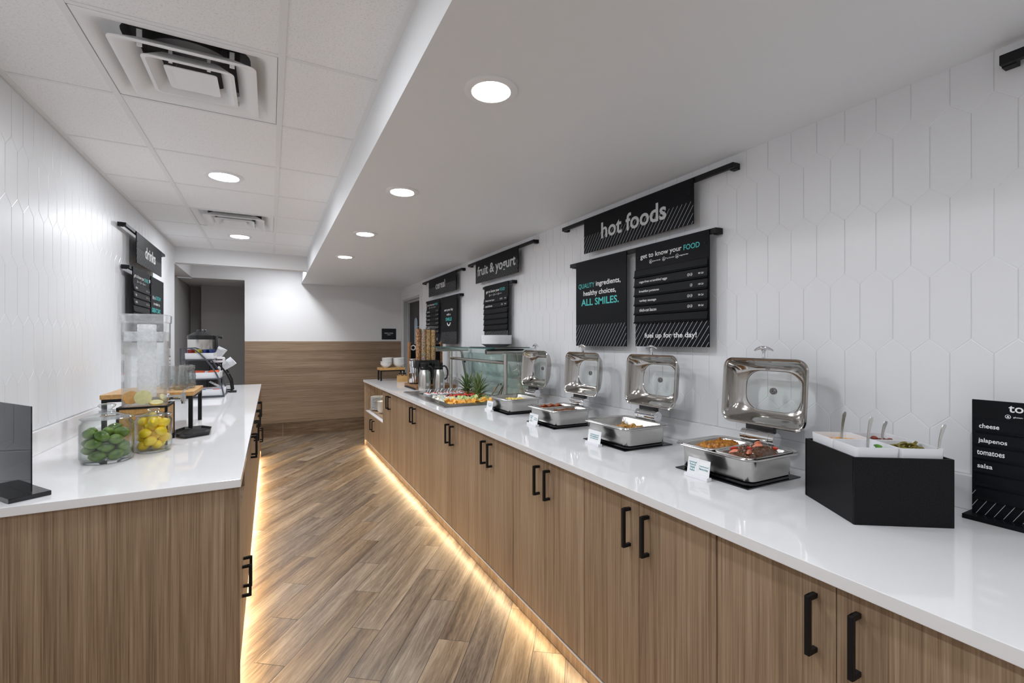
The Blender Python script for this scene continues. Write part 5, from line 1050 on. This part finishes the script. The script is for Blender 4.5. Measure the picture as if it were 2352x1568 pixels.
MB().loft([tk(w - .004, d - .004, Z1 + .0005), tk(w, d, Z1 + .003), tk(w + .002, d + .002, 1.468)], True, False).build('tank', 'tank_acrylic', t, world=True, smooth=30)
MB().loft([tk(w - .01, d - .01, Z1 + .006), tk(w - .008, d - .008, 1.418)]).build('water', 'water', t, world=True, smooth=30)
MB().loft([tk(w + .004, d + .004, 1.462), tk(w + .010, d + .010, 1.464), tk(w + .012, d + .012, 1.500), tk(w + .004, d + .004, 1.503)], False, True).build('tank_lid', 'tank_lid', t, world=True, smooth=30)
rg = random.Random(4); ic = MB(); n = 28; loops = []
for k in range(40):
    z = 1.095 + (1.455 - 1.095) * k / 39; loops.append([(cx + (.0375 + rg.uniform(-.0018, .0018)) * math.cos(2 * PI * i / n), cy + (.0375 + rg.uniform(-.0018, .0018)) * math.sin(2 * PI * i / n), z) for i in range(n)])
ic.loft(loops).build('ice_tube', 'ice_mass', t, world=True, smooth=60)
MB().loft([tk(w - .014, d - .014, 1.372), tk(w - .014, d - .014, 1.4175)]).build('ice_layer', 'ice_froth', t, world=True)
def citrus_slice(c, r, nrm, mat, rind, label, cat, grp):
    nrm = Vector(nrm).normalized(); s = thing(cat.replace(' ', '_'), label, cat, c, group=grp)
    MB().cyl(-nrm * .0025, nrm * .0025, r * .92, 28).build('flesh', mat, s); MB().cyl(-nrm * .0024, nrm * .0024, r, 28, caps=False).build('rind', rind, s)
for c, r, nr, mt, rd, lb in (((-.546, 2.795, 1.099), .0375, (.1, -1, .06), 'lemon_flesh', 'lemon_rind', 'large lemon slice against the front of the water tank'), ((-.594, 2.800, 1.100), .034, (.75, -1, .1), 'orange_flesh', 'orange_flesh', 'orange slice beside the large lemon slice in the water tank'),
                         ((-.612, 2.84, 1.095), .030, (1, -.4, .2), 'orange_flesh', 'lemon_rind', 'orange slice at the left side of the water tank'), ((-.497, 2.805, 1.071), .030, (.1, -.3, 1), 'lemon_flesh', 'lemon_rind', 'lemon slice lying flat at the tank bottom near the tap'), ((-.478, 2.87, 1.086), .024, (1, -.5, .7), 'lemon_flesh', 'lemon_rind', 'small lemon slice by the tap side of the tank')):
    citrus_slice(c, r, nr, mt, rd, lb, 'citrus slice', 'citrus slices in the water tank')
f = MB().cyl((-.4618, 2.862, 1.090), (-.452, 2.862, 1.090), .017, 20).cyl((-.452, 2.862, 1.090), (-.398, 2.862, 1.088), .0085, 16).cyl((-.396, 2.862, 1.064), (-.396, 2.862, 1.106), .0115, 18).cyl((-.396, 2.862, 1.052), (-.396, 2.862, 1.064), .008, 14)
tap = f.build('tap', 'chrome', t, world=True, smooth=40)
MB().ribbon([(-.398, 2.862, 1.106), (-.392, 2.863, 1.122), (-.375, 2.868, 1.132), (-.352, 2.875, 1.142)], (0, 1, 0), [.012, .016, .010, .009], .006).build('tap_lever', 'chrome', tap, world=True)
# drip tray
oc = [(-.448, 2.965), (-.394, 2.890), (-.290, 2.958), (-.298, 3.110), (-.352, 3.178), (-.432, 3.165), (-.462, 3.085)]; c0 = (-.375, 3.035)
def oct_(s, z): return [(c0[0] + (x - c0[0]) * s, c0[1] + (y - c0[1]) * s, z) for x, y in oc]
dt = thing('drip_tray', 'black plastic drip tray under the water tap', 'drip tray', (*c0, ZT + .0003))
MB().loft([oct_(.94, ZT + .0006), oct_(1.0, ZT + .020), oct_(1.02, ZT + .0215), oct_(.98, ZT + .0215), oct_(.93, ZT + .010)]).build('tray', 'black_plastic', dt, world=True, smooth=0)
g = MB(); [g.box(c0[0] - .055, c0[0] + .055, 2.965 + .02 * i, 2.972 + .02 * i, ZT + .0102, ZT + .014) for i in range(8)]; g.build('grille', 'dark_rubber', dt, world=True, smooth=0)
# glass riser and mugs
riser('glass_riser', 'wood-topped riser with tall black legs holding the glass jars', -.80, -.388, 3.155, 3.575, ZT, 1.061, 1.086, .02)
def mug(x, y, label, s=1.0):
    t = thing('mason_glass', label, 'glass', (x, y, 1.0863), group='embossed drinking glasses on the riser')
    pr = [(.0005, .0), (.034, 0), (.039, .006), (.0405, .04), (.0395, .085), (.037, .102), (.034, .110), (.034, .114), (.0365, .116), (.0365, .122), (.034, .124), (.0365, .127), (.0365, .134), (.0345, .137), (.032, .135), (.0315, .112), (.036, .09), (.0365, .04), (.033, .010), (.0005, .008)]
    MB().lathe(pr, n=36).build('body', 'mug_glass', t, smooth=60)
    em = MB(); rg = random.Random(int(x * 1000)); [em.ball((.0400 * math.cos(a), .0400 * math.sin(a), z), .0045, .0045, .005, 8, 6) for a in [2 * PI * i / 11 for i in range(11)] for z in (.028, .050, .072)]; em.build('embossing', 'mug_glass', t, smooth=60)
for x, y, lb in ((-.468, 3.31, 'embossed glass nearest the front edge of the wood riser'), (-.447, 3.40, 'embossed glass just behind the front one on the riser'), (-.548, 3.42, 'embossed glass half hidden by the water tank'), (-.470, 3.50, 'embossed glass at the back of the wood riser')): mug(x, y, lb)
# condiment rack
RY0, RY1 = 4.925, 5.235
t = thing('condiment_rack', 'dark arched metal rack with three white trays', 'rack', (-.53, 5.08, ZT + .0003))
for y in (RY0, RY1):
    arc = [(-.700, ZT + .008), (-.700, 1.309), (-.630, 1.309), (-.598, 1.296), (-.56, 1.262), (-.52, 1.215), (-.478, 1.155), (-.442, 1.090), (-.412, 1.020), (-.390, .945), (-.376, ZT + .008)]
    MB().ribbon([(x, y, z) for x, z in arc], (0, 1, 0), .016, .011).build('side_frame', 'slate_metal', t, world=True, smooth=0)
    MB().box(-.700, -.372, y - .008, y + .008, ZT + .0005, ZT + .0115).build('foot_bar', 'slate_metal', t, world=True, smooth=0)
for (x0, x1, z) in ((-.690, -.455, 1.212), (-.690, -.405, 1.036), (-.690, -.375, .880)):
    for x in (x0, x1 - .012): MB().box(x, x + .011, RY0 + .0085, RY1 - .0085, z - .010, z - .0005).build('cross_bar', 'slate_metal', t, world=True, smooth=0)
    for y in (RY0, RY1): MB().box(x0 + .012, x1 - .013, y - .006, y + .006, z - .010, z - .0005).build('shelf_bar', 'slate_metal', t, world=True, smooth=0)
TR = []
for x0, x1, z, lb in ((-.672, -.458, 1.2122, 'white tray of coloured creamer cups, topmost in the dark rack'), (-.66, -.410, 1.0362, 'white tray of orange packets in the middle of the dark rack'), (-.65, -.380, .8802, 'white tray of tea and sugar packets, lowest in the dark rack')):
    mb = MB().loft([rectl(x0 + .003, x1 - .003, RY0 + .012, RY1 - .012, z), rectl(x0, x1, RY0 + .010, RY1 - .010, z + .054), rectl(x0 + .004, x1 - .004, RY0 + .014, RY1 - .014, z + .054), rectl(x0 + .006, x1 - .006, RY0 + .016, RY1 - .016, z + (.022 if z > 1.2 else .004))])
    tag(mb.build('tray', 'white_plastic', smooth=0), lb, 'tray', 'white trays in the condiment rack')
CC = {'red': (.30, .02, .015), 'yellow': (.55, .46, .04), 'navy': (.015, .035, .16)}
for k, v in CC.items(): P('creamer_' + k, v, .25)
for i, (x, c, lb) in enumerate(((-.640, 'red', 'red'), (-.585, 'yellow', 'yellow'), (-.530, 'navy', 'navy blue'), (-.482, 'navy', 'navy blue'))):
    for j in range(5):
        w = thing('creamer_cup', f'{lb} coffee creamer cup in the top tray, ' + ('aisle-side row' if i == 3 else 'next row in' if i == 2 else 'row by its colour'), 'creamer', (x, RY0 + .05 + .05 * j, 1.2345), group=f'{lb} creamers row {"near aisle" if i == 3 else "inner"}')
        MB().lathe([(.0005, 0), (.0145, 0), (.0195, .058), (.0205, .060), (.0205, .0625), (.0005, .063)], n=18).build('cup', 'creamer_' + c, w); MB().lathe([(.0005, .0632), (.0195, .0632), (.0005, .0645)], n=18).build('foil_lid', 'chrome', w)
P('packet_orange', (.80, .12, .01), .45); P('packet_blue', (.10, .22, .45), .5); P('packet_pink', (.72, .16, .14), .5); P('packet_white', (.82, .82, .80), .5)
for i, (x, m_, lb) in enumerate(((-.585, 'packet_orange', 'left'), (-.47, 'packet_orange', 'right'))):
    for j in range(5): tag(MB().box(-.036, .036, -.011, .011, 0, .016).build('sugar_packet', m_, bevel=.004), f'orange packet bundle in the {lb} group of the middle tray', 'packet', f'orange packets {lb}', loc=(x, RY0 + .045 + .05 * j, 1.0808), rot=(0, .05, .05 * math.sin(j * 3)))
    for j in range(5): tag(MB().box(-.036, .036, -.016, .016, 0, .036).build('packet_bundle', 'packet_white', bevel=.004), f'white packet bundle under the {lb} orange packets', 'packet', f'white packets {lb}', loc=(x, RY0 + .045 + .05 * j, 1.0440))
rg = random.Random(9)
for i in range(22):
    m_ = ('packet_white', 'packet_blue', 'packet_white', 'packet_pink', 'packet_white')[i % 5]; cn = {'packet_white': 'white', 'packet_blue': 'blue', 'packet_pink': 'pink'}[m_]
    tag(MB().box(-.027, .027, -.002, .002, 0, .052).build('tea_packet', m_, smooth=0), f'{cn} tea or sugar packet standing in the lowest tray', 'packet', f'{cn} packets in the lowest tray', loc=(-.60 + .055 * (i % 4), RY0 + .03 + .045 * (i // 4), .889), rot=(rg.uniform(-.3, .3), 0, rg.uniform(-.2, .2)))
# coffee urn
t = thing('coffee_urn', 'large steel coffee urn with a black lid on a black stand', 'coffee urn', (-.635, 5.72, ZT + .0003)); ux, uy = -.635, 5.72
MB().loft([[(ux + .02 + a, uy + b, z) for a, b in rrect(.27, .30, .05, 5)] for z in (ZT + .0006, 1.175)]).build('stand', 'black_plastic', t, world=True)
MB().lathe([(.0005, 1.1755 - ZT), (.118, 1.1755 - ZT), (.121, 1.182 - ZT), (.121, 1.392 - ZT)], (ux, uy, ZT), 56).build('body', 'brushed_body', t, world=True, smooth=40)
MB().lathe([(.1225, 1.390 - ZT), (.1235, 1.394 - ZT), (.1235, 1.432 - ZT), (.112, 1.438 - ZT), (.10, 1.444 - ZT), (.06, 1.468 - ZT), (.045, 1.474 - ZT), (.044, 1.488 - ZT), (.040, 1.493 - ZT), (.0005, 1.494 - ZT)], (ux, uy, ZT), 48).build('lid', 'black_plastic', t, world=True, smooth=35)
MB().box(ux + .116, ux + .150, uy - .03, uy + .03, 1.11, 1.43).build('sight_column', 'black_plastic', t, world=True, bevel=.006)
MB().cyl((ux + .120, uy, 1.418), (ux + .178, uy, 1.418), .013, 18).cyl((ux + .165, uy, 1.418), (ux + .185, uy, 1.418), .021, 18).build('side_knob', 'black_plastic', t, world=True)
MB().cyl((ux + .150, uy - .02, 1.13), (ux + .19, uy - .02, 1.13), .011, 14).cyl((ux + .185, uy - .02, 1.09), (ux + .185, uy - .02, 1.155), .010, 14).box(ux + .178, ux + .192, uy - .024, uy - .016, 1.155, 1.20).build('tap', 'black_plastic', t, world=True)
# cup organizer
t = thing('cup_organizer', 'black wire organizer with tilted paper cups beside the coffee urn', 'organizer', (-.42, 5.46, ZT + .0003))
for y in (5.35, 5.57):
    MB().tube([(-.50, y, 1.175), (-.44, y, 1.13), (-.39, y, 1.06), (-.355, y, .98), (-.345, y, .90), (-.342, y, ZT + .008)], .008, 10).build('side_tube', 'black_metal', t, world=True); MB().tube([(-.342, y, ZT + .008), (-.56, y, ZT + .008)], .007, 10).build('foot', 'black_metal', t, world=True)
    MB().tube([(-.55, y, ZT + .008), (-.55, y, 1.00), (-.52, y, 1.16)], .007, 10).build('rear_tube', 'black_metal', t, world=True)
wr_ = MB()
for (x, z) in ((-.50, 1.06), (-.47, 1.03), (-.44, 1.0), (-.54, 1.02), (-.40, .97), (-.36, .94), (-.50, .95), (-.45, .93), (-.52, 1.13), (-.42, 1.08)): wr_.cyl((x, 5.35, z), (x, 5.57, z), .0022, 6)
for y in (5.39, 5.43, 5.47, 5.51): wr_.tube([(-.54, y, 1.06), (-.47, y, 1.01), (-.37, y, 1.05)], .002, 6).tube([(-.54, y, .97), (-.46, y, .92), (-.36, y, .95)], .002, 6)
wr_.build('wire_basket', 'bolt_grey', t, world=True)
MB().box(-.36, -.30, 5.30, 5.36, ZT + .0004, ZT + .018).build('front_foot', 'black_plastic', t, world=True, bevel=.002)
def cup_stack(p0, ax, n, lb, grp):
    ax = Vector(ax).normalized(); q = Vector((0, 0, 1)).rotation_difference(ax).to_euler(); pc = None
    for i in range(n):
        if i == 0: pc = MB().lathe([(.0005, 0), (.030, 0), (.031, .002), (.0415, .104), (.044, .106), (.044, .110), (.0405, .109), (.030, .005), (.0005, .004)], n=28).build('paper_cup', 'white_plastic', smooth=50); o = pc
        else: o = dup(pc)
        tag(o, lb, 'cup', grp, loc=Vector(p0) + ax * (.0085 * i), rot=q)
cup_stack((-.455, 5.45, 1.085), (.78, .0, .62), 6, 'white paper cup in the tilted stack leaning toward the aisle', 'paper cups tilted toward the aisle')
cup_stack((-.500, 5.60, 1.19), (.5, 0, .87), 3, 'white paper cup in the upper tilted stack behind the urn column', 'paper cups in the upper stack')
t = thing('lid_dispenser', 'white rounded lid holder with a dark slot beside the paper cups', 'holder', (-.455, 5.30, 1.165)); MB().loft([[(a, -.03, .027 + b) for a, b in rrect(.115, .052, .014, 5)], [(a, .03, .027 + b) for a, b in rrect(.115, .052, .014, 5)]]).build('shell', 'white_plastic', t, bevel=.002)
MB().loft([[(a + .012, -.0305, .028 + b) for a, b in rrect(.06, .010, .005, 4)], [(a + .012, -.0325, .028 + b) for a, b in rrect(.06, .010, .005, 4)]]).build('slot', 'black_plastic', t)
MB().cyl((0.03, 0.0, -.30), (0.03, 0.0, -.001), .006, 12).cyl((0.03, 0, -.3005), (0.03, 0, -.294), .035, 20).build('stand', 'black_metal', t)

S.cycles.transparent_max_bounces = 32; S.cycles.max_bounces = 12; S.cycles.diffuse_bounces = 6; S.cycles.glossy_bounces = 6; S.cycles.transmission_bounces = 12
S.cycles.sample_clamp_indirect = 6.0; S.cycles.caustics_reflective = False; S.cycles.caustics_refractive = False; S.cycles.blur_glossy = .5
